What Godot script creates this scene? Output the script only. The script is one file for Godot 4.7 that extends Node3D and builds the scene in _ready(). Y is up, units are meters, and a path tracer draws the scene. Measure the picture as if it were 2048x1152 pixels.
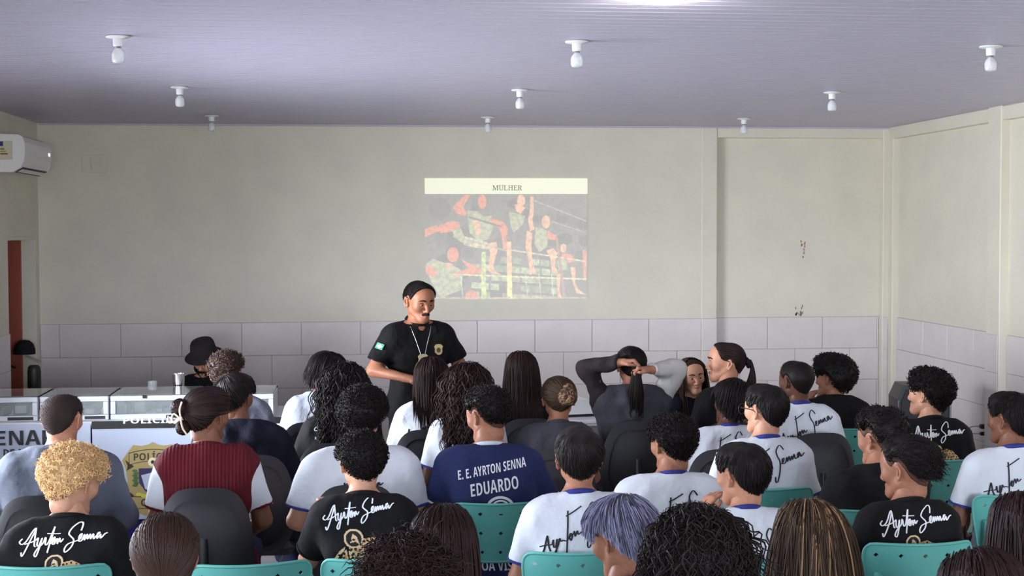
extends Node3D
# A classroom seen from the back: rows of students on teal and black chairs, an officer standing by a projected slide.

var mats := {}
var names := {}
var cache := {}
var rng := RandomNumberGenerator.new()

const BACK := -12.6
const LEFT := -2.66
const RIGHT := 4.75
const CEIL := 2.95
const TILE_TOP := 1.253
const TILE_H := 0.285
const TILE_W := 0.507


func _ready() -> void:
	rng.seed = 7
	# ---- camera
	var cam := Camera3D.new()
	cam.name = "camera"
	cam.fov = 22.468
	cam.near = 0.05
	cam.far = 200.0
	cam.position = Vector3(0, 2.05, 0)
	cam.rotation_order = EULER_ORDER_YXZ
	cam.rotation_degrees = Vector3(-2.33, -6.14, -0.15)
	add_child(cam)
	cam.current = true
	# ---- sky and exposure
	var env := Environment.new()
	var sky := Sky.new()
	var sm := ProceduralSkyMaterial.new()
	sm.sky_top_color = Color(0.62, 0.72, 0.92)
	sm.sky_horizon_color = Color(0.86, 0.9, 0.97)
	sm.ground_horizon_color = Color(0.66, 0.63, 0.6)
	sm.ground_bottom_color = Color(0.62, 0.58, 0.54)
	sm.sky_energy_multiplier = 3.0
	sm.ground_energy_multiplier = 1.2
	sm.sun_angle_max = 0.0
	sky.sky_material = sm
	env.background_mode = Environment.BG_SKY
	env.sky = sky
	env.tonemap_mode = Environment.TONE_MAPPER_LINEAR
	env.tonemap_exposure = 1.2
	env.sdfgi_enabled = true
	env.ssao_enabled = true
	env.ssil_enabled = true
	var we := WorldEnvironment.new()
	we.name = "environment"
	we.environment = env
	add_child(we)
	# ---- area lights: daylight in the left openings, added fill in the rear ones
	for w in WINDOWS:
		if w[4] > 0.0:
			daylight("window_daylight", Vector3(LEFT - 0.145, (w[2] + w[3]) / 2, (w[0] + w[1]) / 2), Vector3(0, -PI / 2, 0), Vector2(absf(w[1] - w[0]) - 0.1, w[3] - w[2] - 0.1), w[4])
	for w in REAR:
		if w[4] > 0.0:
			daylight("rear_fill_light", Vector3((w[0] + w[1]) / 2, (w[2] + w[3]) / 2, 2.66), Vector3(0, 0, 0), Vector2(w[1] - w[0] - 0.1, w[3] - w[2] - 0.1), w[4])
	make_materials()
	structure()
	ceiling_things()
	wall_things()
	tables()
	chairs()
	people()


# openings: far z, near z, sill, head, daylight energy
const WINDOWS := [[-8.9, -6.3, 1.0, 2.05, 25.0], [-5.2, -3.0, 1.0, 1.95, 8.0]]
const REAR := [[-1.9, 0.3, 1.0, 2.4, 3.0], [1.3, 4.1, 1.0, 2.4, 6.5]]  # unseen rear openings, added to brighten the backs of the rows


func daylight(called: String, at: Vector3, turn: Vector3, size: Vector2, energy: float) -> void:
	var l := AreaLight3D.new()
	l.name = called
	l.area_size = size
	l.area_normalize_energy = false
	l.light_energy = energy
	l.light_color = Color(0.94, 0.965, 1.0)
	l.area_range = 30.0
	l.shadow_enabled = true
	add_child(l, true)
	l.position = at
	l.rotation = turn


# ------------------------------------------------------------------ geometry helpers
class Geo:
	var v := PackedVector3Array()
	var n := PackedVector3Array()
	var c := PackedColorArray()
	var u := PackedVector2Array()
	var i := PackedInt32Array()
	var tinted := false
	var mapped := false

	func add(m: Array, xf := Transform3D(), col := Color.WHITE) -> void:
		var o := v.size()
		v.append_array(xf * (m[0] as PackedVector3Array))
		var nb := xf.basis.inverse().transposed()
		var nn: PackedVector3Array = Transform3D(nb, Vector3.ZERO) * (m[1] as PackedVector3Array)
		n.append_array(nn)
		var cc := PackedColorArray()
		cc.resize(nn.size())
		cc.fill(col)
		c.append_array(cc)
		var uu := PackedVector2Array()
		uu.resize(nn.size())
		u.append_array(uu)
		var src: PackedInt32Array = m[2]
		var flip := xf.basis.determinant() < 0.0
		var start := i.size()
		i.resize(start + src.size())
		for k in range(0, src.size(), 3):
			i[start + k] = src[k] + o
			i[start + k + 1] = src[k + (2 if flip else 1)] + o
			i[start + k + 2] = src[k + (1 if flip else 2)] + o

	func point(p: Vector3, nn: Vector3, col := Color.WHITE, uv := Vector2.ZERO) -> int:
		v.append(p)
		n.append(nn)
		c.append(col)
		u.append(uv)
		return v.size() - 1

	# a flat polygon that looks towards out
	func face(pts: Array, out: Vector3, col := Color.WHITE) -> void:
		var nn: Vector3 = (pts[2] - pts[0]).cross(pts[1] - pts[0])
		if nn.length_squared() < 1e-16:
			return
		nn = nn.normalized()
		var back := nn.dot(out) < 0.0
		if back:
			nn = -nn
		var o := v.size()
		for p in pts:
			point(p, nn, col)
		for k in range(1, pts.size() - 1):
			i.append(o)
			i.append(o + (k + 1 if back else k))
			i.append(o + (k if back else k + 1))

	# a box with chamfered edges
	func box(at: Vector3, size: Vector3, b := 0.004, xf := Transform3D(), col := Color.WHITE) -> void:
		var h := size / 2
		b = minf(b, minf(h.x, minf(h.y, h.z)) * 0.9)
		var p := func(sx: float, sy: float, sz: float, ax: int) -> Vector3:
			var q := Vector3(sx * (h.x - b), sy * (h.y - b), sz * (h.z - b))
			q[ax] = [sx, sy, sz][ax] * h[ax]
			return q
		var o := v.size()
		for ax in 3:
			var a1 := (ax + 1) % 3
			var a2 := (ax + 2) % 3
			for s in [-1.0, 1.0]:
				var pts := []
				for t in [[-1.0, -1.0], [1.0, -1.0], [1.0, 1.0], [-1.0, 1.0]]:
					var sg := [0.0, 0.0, 0.0]
					sg[ax] = s
					sg[a1] = t[0]
					sg[a2] = t[1]
					pts.append(at + p.call(sg[0], sg[1], sg[2], ax))
				var out := Vector3.ZERO
				out[ax] = s
				face(pts, out, col)
				for s2 in [-1.0, 1.0]:
					var e := []
					for t in [[ax, -1.0], [ax, 1.0], [a1, 1.0], [a1, -1.0]]:
						var sg := [0.0, 0.0, 0.0]
						sg[ax] = s
						sg[a1] = s2
						sg[a2] = t[1]
						e.append(at + p.call(sg[0], sg[1], sg[2], t[0]))
					var eo := Vector3.ZERO
					eo[ax] = s
					eo[a1] = s2
					face(e, eo, col)
		for sx in [-1.0, 1.0]:
			for sy in [-1.0, 1.0]:
				for sz in [-1.0, 1.0]:
					face([at + p.call(sx, sy, sz, 0), at + p.call(sx, sy, sz, 1), at + p.call(sx, sy, sz, 2)], Vector3(sx, sy, sz), col)
		if xf != Transform3D():
			for k in range(o, v.size()):
				v[k] = xf * v[k]
				n[k] = (xf.basis * n[k]).normalized()

	# a round tube along points
	func tube(pts: PackedVector3Array, rad: PackedFloat32Array, sides: int, col := Color.WHITE, capped := true) -> void:
		var m := pts.size()
		if m < 2:
			return
		var t := (pts[1] - pts[0]).normalized()
		var side := t.cross(Vector3.UP if absf(t.y) < 0.9 else Vector3.RIGHT).normalized()
		var o := v.size()
		var rows := m
		v.resize(o + rows * sides)
		n.resize(o + rows * sides)
		c.resize(o + rows * sides)
		u.resize(o + rows * sides)
		var w := o
		for k in m:
			if k > 0 and k < m - 1:
				t = (pts[k + 1] - pts[k - 1]).normalized()
			elif k == m - 1:
				t = (pts[k] - pts[k - 1]).normalized()
			side = (side - t * side.dot(t)).normalized()
			var up := t.cross(side)
			for s in sides:
				var a := TAU * s / sides
				var d := side * cos(a) + up * sin(a)
				v[w] = pts[k] + d * rad[k]
				n[w] = d
				c[w] = col
				w += 1
		for k in m - 1:
			for s in sides:
				var a := o + k * sides + s
				var b := o + k * sides + (s + 1) % sides
				i.append_array(PackedInt32Array([a, a + sides, b, b, a + sides, b + sides]))
		if capped:
			for e in [0, m - 1]:
				var f: int = o + e * sides
				for s in range(1, sides - 1):
					if e == 0:
						i.append_array(PackedInt32Array([f, f + s, f + s + 1]))
					else:
						i.append_array(PackedInt32Array([f, f + s + 1, f + s]))

	# a profile of (radius, height) turned about y
	func lathe(prof: Array, seg: int, at := Vector3.ZERO, col := Color.WHITE) -> void:
		var o := v.size()
		var m := prof.size()
		if prof[m - 1].y < prof[0].y:
			prof = prof.duplicate()
			prof.reverse()
		for k in m:
			var a: Vector2 = prof[maxi(k - 1, 0)]
			var b: Vector2 = prof[mini(k + 1, m - 1)]
			var d := (b - a).normalized()
			for s in seg:
				var an := TAU * s / seg
				var dir := Vector3(cos(an), 0, sin(an))
				var nn := (dir * d.y - Vector3.UP * d.x).normalized()
				point(at + dir * prof[k].x + Vector3.UP * prof[k].y, nn, col)
		for k in m - 1:
			for s in seg:
				var a := o + k * seg + s
				var b := o + k * seg + (s + 1) % seg
				i.append_array(PackedInt32Array([a, b, a + seg, b, b + seg, a + seg]))

	# a flat outline (x, y) given depth along z, front at z = front
	func prism(outline: PackedVector2Array, z0: float, z1: float, col := Color.WHITE) -> void:
		var tri := Geometry2D.triangulate_polygon(outline)
		for z in [z0, z1]:
			var out := Vector3(0, 0, 1 if z == maxf(z0, z1) else -1)
			for k in range(0, tri.size(), 3):
				var pts := []
				for j in 3:
					pts.append(Vector3(outline[tri[k + j]].x, outline[tri[k + j]].y, z))
				face(pts, out, col)
		var mid := Vector2.ZERO
		for p in outline:
			mid += p / outline.size()
		for k in outline.size():
			var a := outline[k]
			var b := outline[(k + 1) % outline.size()]
			var nn := Vector2(b.y - a.y, a.x - b.x)
			if nn.dot((a + b) / 2 - mid) < 0:
				nn = -nn
			face([Vector3(a.x, a.y, z0), Vector3(b.x, b.y, z0), Vector3(b.x, b.y, z1), Vector3(a.x, a.y, z1)], Vector3(nn.x, nn.y, 0), col)

	# join the normals of faces that meet at less than the angle whose cosine is least
	func soften(least: float) -> void:
		var at := {}
		for m in v.size():
			var key := Vector3i((v[m] * 20000.0).round())
			if not at.has(key):
				at[key] = []
			at[key].append(m)
		var out := n.duplicate()
		for key in at:
			for m in at[key]:
				var sum := Vector3.ZERO
				for j in at[key]:
					if n[m].dot(n[j]) > least:
						sum += n[j]
				out[m] = sum.normalized()
		n = out

	func arrays() -> Array:
		return [v, n, i]

	func mesh() -> ArrayMesh:
		var a := []
		a.resize(Mesh.ARRAY_MAX)
		a[Mesh.ARRAY_VERTEX] = v
		a[Mesh.ARRAY_NORMAL] = n
		if tinted:
			a[Mesh.ARRAY_COLOR] = c
		if mapped:
			a[Mesh.ARRAY_TEX_UV] = u
		a[Mesh.ARRAY_INDEX] = i
		var m := ArrayMesh.new()
		m.add_surface_from_arrays(Mesh.PRIMITIVE_TRIANGLES, a)
		return m


# A field of tapered capsules joined smoothly, meshed as surface nets.
class Field:
	var a := PackedVector3Array()
	var ba := PackedVector3Array()
	var inv := PackedFloat32Array()
	var ln := PackedFloat32Array()
	var r := PackedFloat32Array()
	var dr := PackedFloat32Array()
	var k := PackedFloat32Array()
	var cut := PackedFloat32Array()
	var carve := []
	var planes: Array[Plane] = []
	var neck_cut: Plane
	var neck_at := Vector3.ZERO
	var neck_r := 0.0
	var noise: FastNoiseLite
	var amp := 0.0
	var stretch := Vector3.ONE

	func cap(p: Vector3, q: Vector3, ra: float, rb: float, kk := 0.035, c := 9.0) -> void:
		a.append(p)
		ba.append(q - p)
		inv.append(1.0 / maxf((q - p).length_squared(), 1e-9))
		ln.append((q - p).length())
		r.append(ra)
		dr.append(rb - ra)
		k.append(kk)
		cut.append(c)

	func ball(p: Vector3, ra: float, kk := 0.02) -> void:
		cap(p, p + Vector3(0.0001, 0, 0), ra, ra, kk)

	func at(p: Vector3) -> float:
		var acc := 1e9
		for m in a.size():
			var pa := p - a[m]
			var tu := pa.dot(ba[m]) * inv[m]
			var t := clampf(tu, 0.0, 1.0)
			var d := (pa - ba[m] * t).length() - r[m] - dr[m] * t
			if cut[m] < 5.0:
				d = maxf(d, (tu - cut[m]) * ln[m])
			var kk := k[m]
			var h := kk - absf(acc - d)
			acc = minf(acc, d)
			if h > 0.0:
				acc -= h * h / kk * 0.25
		for s in carve:
			acc = maxf(acc, s[1] - (p - s[0]).length())
		if amp > 0.0:
			acc += noise.get_noise_3dv(p * stretch) * amp
		for pl in planes:
			acc = maxf(acc, pl.distance_to(p))
		if neck_r > 0.0:
			acc = maxf(acc, minf(neck_cut.distance_to(p), neck_r - Vector2(p.x - neck_at.x, p.z - neck_at.z).length()))
		return acc

	func mesh(cell: float) -> Array:
		var cnt := a.size()
		var lo := Vector3.INF
		var hi := -Vector3.INF
		var kmax := 0.0
		for m in cnt:
			var rr := maxf(r[m], r[m] + dr[m])
			lo = lo.min((a[m]).min(a[m] + ba[m]) - Vector3.ONE * rr)
			hi = hi.max((a[m]).max(a[m] + ba[m]) + Vector3.ONE * rr)
			kmax = maxf(kmax, k[m])
		lo -= Vector3.ONE * (cell * 2.6 + kmax * 0.3)
		hi += Vector3.ONE * (cell * 2.6 + kmax * 0.3)
		var nb := Vector3i(((hi - lo) / (cell * 4.0)).ceil())
		var nx := nb.x * 4 + 1
		var ny := nb.y * 4 + 1
		var nz := nb.z * 4 + 1
		var val := PackedFloat32Array()
		val.resize(nx * ny * nz)
		val.fill(1.0)
		var active := []
		var hd := cell * 4.0 * 0.87 + cell * 1.8
		for bz in nb.z:
			for by in nb.y:
				for bx in nb.x:
					var ctr := lo + (Vector3(bx, by, bz) + Vector3.ONE * 0.5) * cell * 4.0
					var near := PackedInt32Array()
					var dm := 1e9
					for m in cnt:
						var pa := ctr - a[m]
						var t := clampf(pa.dot(ba[m]) * inv[m], 0.0, 1.0)
						var d := (pa - ba[m] * t).length() - r[m] - dr[m] * t
						dm = minf(dm, d)
						if d < hd + k[m]:
							near.append(m)
					if dm > hd + kmax * 0.5:
						continue
					var far := -1e9
					for pl in planes:
						far = maxf(far, pl.distance_to(ctr))
					if neck_r > 0.0:
						far = maxf(far, minf(neck_cut.distance_to(ctr), neck_r - Vector2(ctr.x - neck_at.x, ctr.z - neck_at.z).length()))
					if far > hd:
						continue
					var x0 := bx * 4
					var y0 := by * 4
					var z0 := bz * 4
					if dm < -hd - kmax and far < -hd and carve.is_empty():
						for z in range(z0, z0 + 4):
							for y in range(y0, y0 + 4):
								for x in range(x0, x0 + 4):
									val[x + nx * (y + ny * z)] = -1.0
						continue
					active.append(Vector3i(bx, by, bz))
					for z in range(z0, z0 + 4):
						for y in range(y0, y0 + 4):
							var row := nx * (y + ny * z)
							for x in range(x0, x0 + 4):
								var p := lo + Vector3(x, y, z) * cell
								var acc := 1e9
								for m in near:
									var pa := p - a[m]
									var tu := pa.dot(ba[m]) * inv[m]
									var t := clampf(tu, 0.0, 1.0)
									var d := (pa - ba[m] * t).length() - r[m] - dr[m] * t
									if cut[m] < 5.0:
										d = maxf(d, (tu - cut[m]) * ln[m])
									var kk := k[m]
									var h := kk - absf(acc - d)
									acc = minf(acc, d)
									if h > 0.0:
										acc -= h * h / kk * 0.25
								for s in carve:
									acc = maxf(acc, s[1] - (p - s[0]).length())
								if amp > 0.0 and absf(acc) < 0.04:
									acc += noise.get_noise_3dv(p * stretch) * amp
								for pl in planes:
									acc = maxf(acc, pl.distance_to(p))
								if neck_r > 0.0:
									acc = maxf(acc, minf(neck_cut.distance_to(p), neck_r - Vector2(p.x - neck_at.x, p.z - neck_at.z).length()))
								val[x + row] = acc
		var verts := PackedVector3Array()
		var ids := PackedInt32Array()
		ids.resize(nx * ny * nz)
		ids.fill(-1)
		var cells := PackedInt32Array()
		var off := PackedInt32Array([0, 1, nx, nx + 1, nx * ny, nx * ny + 1, nx * ny + nx, nx * ny + nx + 1])
		var pos := PackedVector3Array([Vector3(0, 0, 0), Vector3(1, 0, 0), Vector3(0, 1, 0), Vector3(1, 1, 0), Vector3(0, 0, 1), Vector3(1, 0, 1), Vector3(0, 1, 1), Vector3(1, 1, 1)])
		var ea := PackedInt32Array([0, 2, 4, 6, 0, 1, 4, 5, 0, 1, 2, 3])
		var eb := PackedInt32Array([1, 3, 5, 7, 2, 3, 6, 7, 4, 5, 6, 7])
		var w := PackedFloat32Array()
		w.resize(8)
		for b in active:
			var x0: int = b.x * 4
			var y0: int = b.y * 4
			var z0: int = b.z * 4
			for z in range(z0, z0 + 4):
				for y in range(y0, y0 + 4):
					for x in range(x0, x0 + 4):
						var q := x + nx * (y + ny * z)
						var neg := 0
						for e in 8:
							w[e] = val[q + off[e]]
							if w[e] < 0.0:
								neg += 1
						if neg == 0 or neg == 8:
							continue
						var sum := Vector3.ZERO
						var hits := 0
						for e in 12:
							var va := w[ea[e]]
							var vb := w[eb[e]]
							if (va < 0.0) != (vb < 0.0):
								sum += pos[ea[e]].lerp(pos[eb[e]], va / (va - vb))
								hits += 1
						ids[q] = verts.size()
						cells.append(q)
						verts.append(lo + (Vector3(x, y, z) + sum / hits) * cell)
		var idx := PackedInt32Array()
		var nrm := PackedVector3Array()
		nrm.resize(verts.size())
		var step := [1, nx, nx * ny]
		for q in cells:
			var in0 := val[q] < 0.0
			for ax in 3:
				if (val[q + step[ax]] < 0.0) == in0:
					continue
				var s1: int = step[(ax + 1) % 3]
				var s2: int = step[(ax + 2) % 3]
				var i0 := ids[q]
				var i1 := ids[q - s1]
				var i2 := ids[q - s1 - s2]
				var i3 := ids[q - s2]
				if i0 < 0 or i1 < 0 or i2 < 0 or i3 < 0:
					continue
				if in0:
					var sw := i1
					i1 = i3
					i3 = sw
				var fn := (verts[i2] - verts[i0]).cross(verts[i1] - verts[i0]) + (verts[i3] - verts[i0]).cross(verts[i2] - verts[i0])
				nrm[i0] += fn
				nrm[i1] += fn
				nrm[i2] += fn
				nrm[i3] += fn
				idx.append_array(PackedInt32Array([i0, i1, i2, i0, i2, i3]))
		for m in nrm.size():
			nrm[m] = nrm[m].normalized()
		return [verts, nrm, idx]


# ------------------------------------------------------------------ scene helpers
func numbered(called: String) -> String:
	var k: int = names.get(called, 0)
	names[called] = k + 1
	return called if k == 0 else "%s_%03d" % [called, k]


func thing(called: String, label: String, category: String, at := Vector3.ZERO, turn := 0.0, group := "") -> Node3D:
	var o := Node3D.new()
	o.name = numbered(called)
	add_child(o)
	o.position = at
	o.rotation.y = turn
	tag(o, label, category, group)
	return o


func tag(o: Node, label: String, category: String, group := "") -> Node:
	if label:
		o.set_meta("label", label)
	if category:
		o.set_meta("category", category)
	if group:
		o.set_meta("group", group)
	return o


func part(parent: Node, called: String, m: Mesh, mat: Material, at := Vector3.ZERO, label := "") -> MeshInstance3D:
	var o := MeshInstance3D.new()
	o.name = called if parent != self else numbered(called)
	o.mesh = m
	o.position = at
	o.set_surface_override_material(0, mat)
	if label:
		o.set_meta("label", label)
	parent.add_child(o, true)
	return o


func struct(called: String, m: Mesh, mat: Material, label := "") -> MeshInstance3D:
	var o := part(self, called, m, mat)
	o.set_meta("kind", "structure")
	if label:
		o.set_meta("label", label)
	return o


func box_mesh(size: Vector3, b := 0.004) -> ArrayMesh:
	var key := "box%s%s" % [size, b]
	if not cache.has(key):
		var g := Geo.new()
		g.box(Vector3.ZERO, size, b)
		cache[key] = g.mesh()
	return cache[key]


func span(lo: Vector3, hi: Vector3, b := 0.004) -> ArrayMesh:
	var g := Geo.new()
	g.box((lo + hi) / 2, (hi - lo).abs(), b)
	return g.mesh()


func pts(list: Array) -> PackedVector3Array:
	return PackedVector3Array(list)


func rads(list: Array) -> PackedFloat32Array:
	return PackedFloat32Array(list)


func same(r: float, n: int) -> PackedFloat32Array:
	var a := PackedFloat32Array()
	a.resize(n)
	a.fill(r)
	return a


func smooth(list: Array, per := 6) -> PackedVector3Array:
	var out := PackedVector3Array()
	for k in list.size() - 1:
		var p0: Vector3 = list[maxi(k - 1, 0)]
		var p1: Vector3 = list[k]
		var p2: Vector3 = list[k + 1]
		var p3: Vector3 = list[mini(k + 2, list.size() - 1)]
		for s in per:
			out.append(p1.cubic_interpolate(p2, p0, p3, float(s) / per))
	out.append(list[-1])
	return out


func text_mesh(s: String, size: float, depth := 0.002, bold := true, serif := false, italic := false) -> TextMesh:
	var f := SystemFont.new()
	f.font_names = PackedStringArray(["Droid Serif" if serif else "Droid Sans"])
	f.font_weight = 700 if bold else 400
	f.font_italic = italic
	var t := TextMesh.new()
	t.font = f
	t.text = s
	t.font_size = 64
	t.pixel_size = size / 46.0   # capitals stand about size tall
	t.depth = depth
	t.curve_step = 1.5
	return t


# ------------------------------------------------------------------ materials
func srgb(r: int, g: int, b: int) -> Color:
	return Color(r / 255.0, g / 255.0, b / 255.0)


func mat(key: String, col: Color, rough := 0.6, metal := 0.0, spec := 0.5) -> StandardMaterial3D:
	if mats.has(key):
		return mats[key]
	var m := StandardMaterial3D.new()
	m.resource_name = key
	m.albedo_color = col
	m.roughness = rough
	m.metallic = metal
	m.metallic_specular = spec
	mats[key] = m
	return m


func noise_tex(freq: float, seed_: int, normal: bool, bump := 2.0, lo := Color(0.9, 0.9, 0.9), hi := Color.WHITE, size := 512) -> NoiseTexture2D:
	var f := FastNoiseLite.new()
	f.seed = seed_
	f.frequency = freq
	f.fractal_octaves = 4
	var t := NoiseTexture2D.new()
	t.width = size
	t.height = size
	t.seamless = true
	t.noise = f
	if normal:
		t.as_normal_map = true
		t.bump_strength = bump
	else:
		var g := Gradient.new()
		g.set_color(0, lo)
		g.set_color(1, hi)
		t.color_ramp = g
	return t


func triplanar(m: StandardMaterial3D, scale: float, world := false) -> void:
	m.uv1_triplanar = true
	m.uv1_world_triplanar = world
	m.uv1_scale = Vector3.ONE * scale


func make_materials() -> void:
	var wall := mat("wall_paint", srgb(222, 217, 200), 0.55)
	wall.albedo_texture = noise_tex(0.006, 3, false, 1, Color(0.955, 0.955, 0.96), Color(1, 1, 0.99))
	wall.normal_enabled = true
	wall.normal_texture = noise_tex(0.05, 4, true, 1.5)
	wall.normal_scale = 0.25
	triplanar(wall, 0.5, true)
	var tile := mat("wall_tile", srgb(220, 212, 209), 0.3)
	tile.albedo_texture = noise_tex(0.01, 5, false, 1, Color(0.97, 0.965, 0.97), Color.WHITE)
	triplanar(tile, 0.7, true)
	mat("tile_joint", srgb(176, 172, 170), 0.8)
	mat("ceiling_plastic", srgb(184, 180, 200), 0.4)
	mat("floor_tile", srgb(150, 143, 136), 0.35)
	mat("floor_joint", srgb(120, 112, 104), 0.8)
	mat("white_plastic", srgb(232, 232, 232), 0.35)
	mat("grey_plastic", srgb(120, 120, 122), 0.4)
	mat("black_plastic", srgb(26, 25, 26), 0.45)
	mat("red_plastic", srgb(150, 40, 36), 0.5)
	mat("chrome", srgb(205, 205, 205), 0.2, 1.0)
	mat("steel", srgb(120, 122, 125), 0.35, 1.0)
	mat("added_grille", srgb(140, 138, 134), 0.85)
	mat("dark_steel", srgb(52, 52, 55), 0.4, 0.8)
	mat("door_paint", srgb(158, 74, 55), 0.5)
	mat("ink", srgb(22, 22, 26), 0.7)
	mat("print_white", srgb(232, 232, 234), 0.7)
	mat("gold", srgb(160, 142, 92), 0.6)
	mat("gold_dark", srgb(52, 45, 28), 0.6)
	mat("banner_white", srgb(178, 187, 206), 0.5)
	mat("banner_black", srgb(24, 24, 28), 0.5)
	mat("banner_blue", srgb(36, 42, 128), 0.5)
	mat("table_white", srgb(222, 222, 224), 0.4)
	mat("crest_blue", srgb(42, 40, 84), 0.6)
	mat("crest_yellow", srgb(196, 188, 74), 0.6)
	mat("crest_green", srgb(70, 104, 62), 0.6)
	mat("flag_green", srgb(62, 140, 108), 0.7)
	mat("packing", srgb(150, 140, 128), 0.8)
	mat("eye_white", srgb(225, 220, 215), 0.25)
	mat("eye_dark", srgb(30, 18, 12), 0.2)
	mat("lips", srgb(150, 82, 74), 0.5)
	var teal := mat("teal_plastic", srgb(92, 170, 160), 0.42)
	teal.normal_enabled = true
	teal.normal_texture = noise_tex(0.12, 8, true, 1.5)
	teal.normal_scale = 0.12
	triplanar(teal, 5.0)
	var seat := mat("black_leather", srgb(29, 28, 32), 0.52)
	seat.normal_enabled = true
	seat.normal_texture = noise_tex(0.09, 9, true, 3.0)
	seat.normal_scale = 0.3
	triplanar(seat, 6.0)
	var glass := mat("glass", Color(0.86, 0.9, 0.9, 0.16), 0.06)
	glass.transparency = BaseMaterial3D.TRANSPARENCY_ALPHA
	var bulb := mat("bulb_glass", Color(0.93, 0.94, 0.95, 0.55), 0.12)
	bulb.transparency = BaseMaterial3D.TRANSPARENCY_ALPHA
	cache["cloth_normal"] = noise_tex(0.02, 21, true, 5.0)
	cache["weave"] = noise_tex(0.2, 22, true, 2.0)
	cache["skin_normal"] = noise_tex(0.09, 23, true, 2.0)
	cache["skin_tone"] = noise_tex(0.02, 24, false, 1, Color(0.9, 0.87, 0.86), Color(1, 1, 1))


func cloth(key: String, col: Color, rough := 0.85) -> StandardMaterial3D:
	if mats.has(key):
		return mats[key]
	var m := mat(key, col, rough, 0.0, 0.3)
	m.normal_enabled = true
	m.normal_texture = cache["cloth_normal"]
	m.normal_scale = 0.85
	triplanar(m, 2.2)
	m.rim_enabled = true
	m.rim = 0.04
	m.rim_tint = 0.5
	return m


func skin(key: String, col: Color) -> StandardMaterial3D:
	if mats.has(key):
		return mats[key]
	var m := mat(key, col, 0.5, 0.0, 0.4)
	m.albedo_texture = cache["skin_tone"]
	m.normal_enabled = true
	m.normal_texture = cache["skin_normal"]
	m.normal_scale = 0.12
	triplanar(m, 5.0)
	return m


func hair_mat(key: String, col: Color, rough := 0.55) -> StandardMaterial3D:
	if mats.has(key):
		return mats[key]
	var l := col.srgb_to_linear() * TINT
	var m := mat(key, Color(l.r, l.g, l.b).linear_to_srgb(), rough, 0.0, 0.3)
	m.vertex_color_use_as_albedo = true
	return m


# ------------------------------------------------------------------ the room
# a wall along z (x = from .. to) with openings [z0, z1, y0, y1]
func holed_wall(x0: float, x1: float, z0: float, z1: float, holes: Array, along_x := false) -> ArrayMesh:
	var g := Geo.new()
	var at := z0
	var list := holes.duplicate()
	list.sort_custom(func(p, q): return p[0] < q[0])
	var put := func(s0: float, s1: float, y0: float, y1: float) -> void:
		if s1 - s0 < 0.001 or y1 - y0 < 0.001:
			return
		var lo := Vector3(x0, y0, s0)
		var hi := Vector3(x1, y1, s1)
		if along_x:
			lo = Vector3(s0, y0, x0)
			hi = Vector3(s1, y1, x1)
		g.box((lo + hi) / 2, (hi - lo).abs(), 0.003)
	for h in list:
		put.call(at, h[0], 0.0, CEIL + 0.1)
		put.call(h[0], h[1], 0.0, h[2])
		put.call(h[0], h[1], h[3], CEIL + 0.1)
		at = h[1]
	put.call(at, z1, 0.0, CEIL + 0.1)
	return g.mesh()


# rows of wall tiles on a plane; across is the direction along the wall, out points into the room
func tile_field(parent: Node, origin: Vector3, across: Vector3, out: Vector3, s0: float, s1: float, joints: Array) -> void:
	var rows := 5
	var turn := Basis(across, Vector3.UP, out)
	for row in rows:
		var top := TILE_TOP - row * TILE_H
		var low := maxf(top - TILE_H, 0.0)
		var first: float = joints[row % 2]
		var s := first
		while s > s0 + 0.002:
			s -= TILE_W
		while s < s1 - 0.01:
			var a := maxf(s, s0)
			var b := minf(s + TILE_W, s1)
			if b - a > 0.012:
				var m := box_mesh(Vector3(snappedf(b - a - 0.004, 0.001), snappedf(top - low - 0.004, 0.001), 0.007), 0.0022)
				var o := part(parent, "tile", m, mats["wall_tile"])
				o.transform = Transform3D(turn, origin + across * (a + b) / 2 + Vector3.UP * (top + low) / 2 + out * 0.0035)
			s += TILE_W


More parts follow.
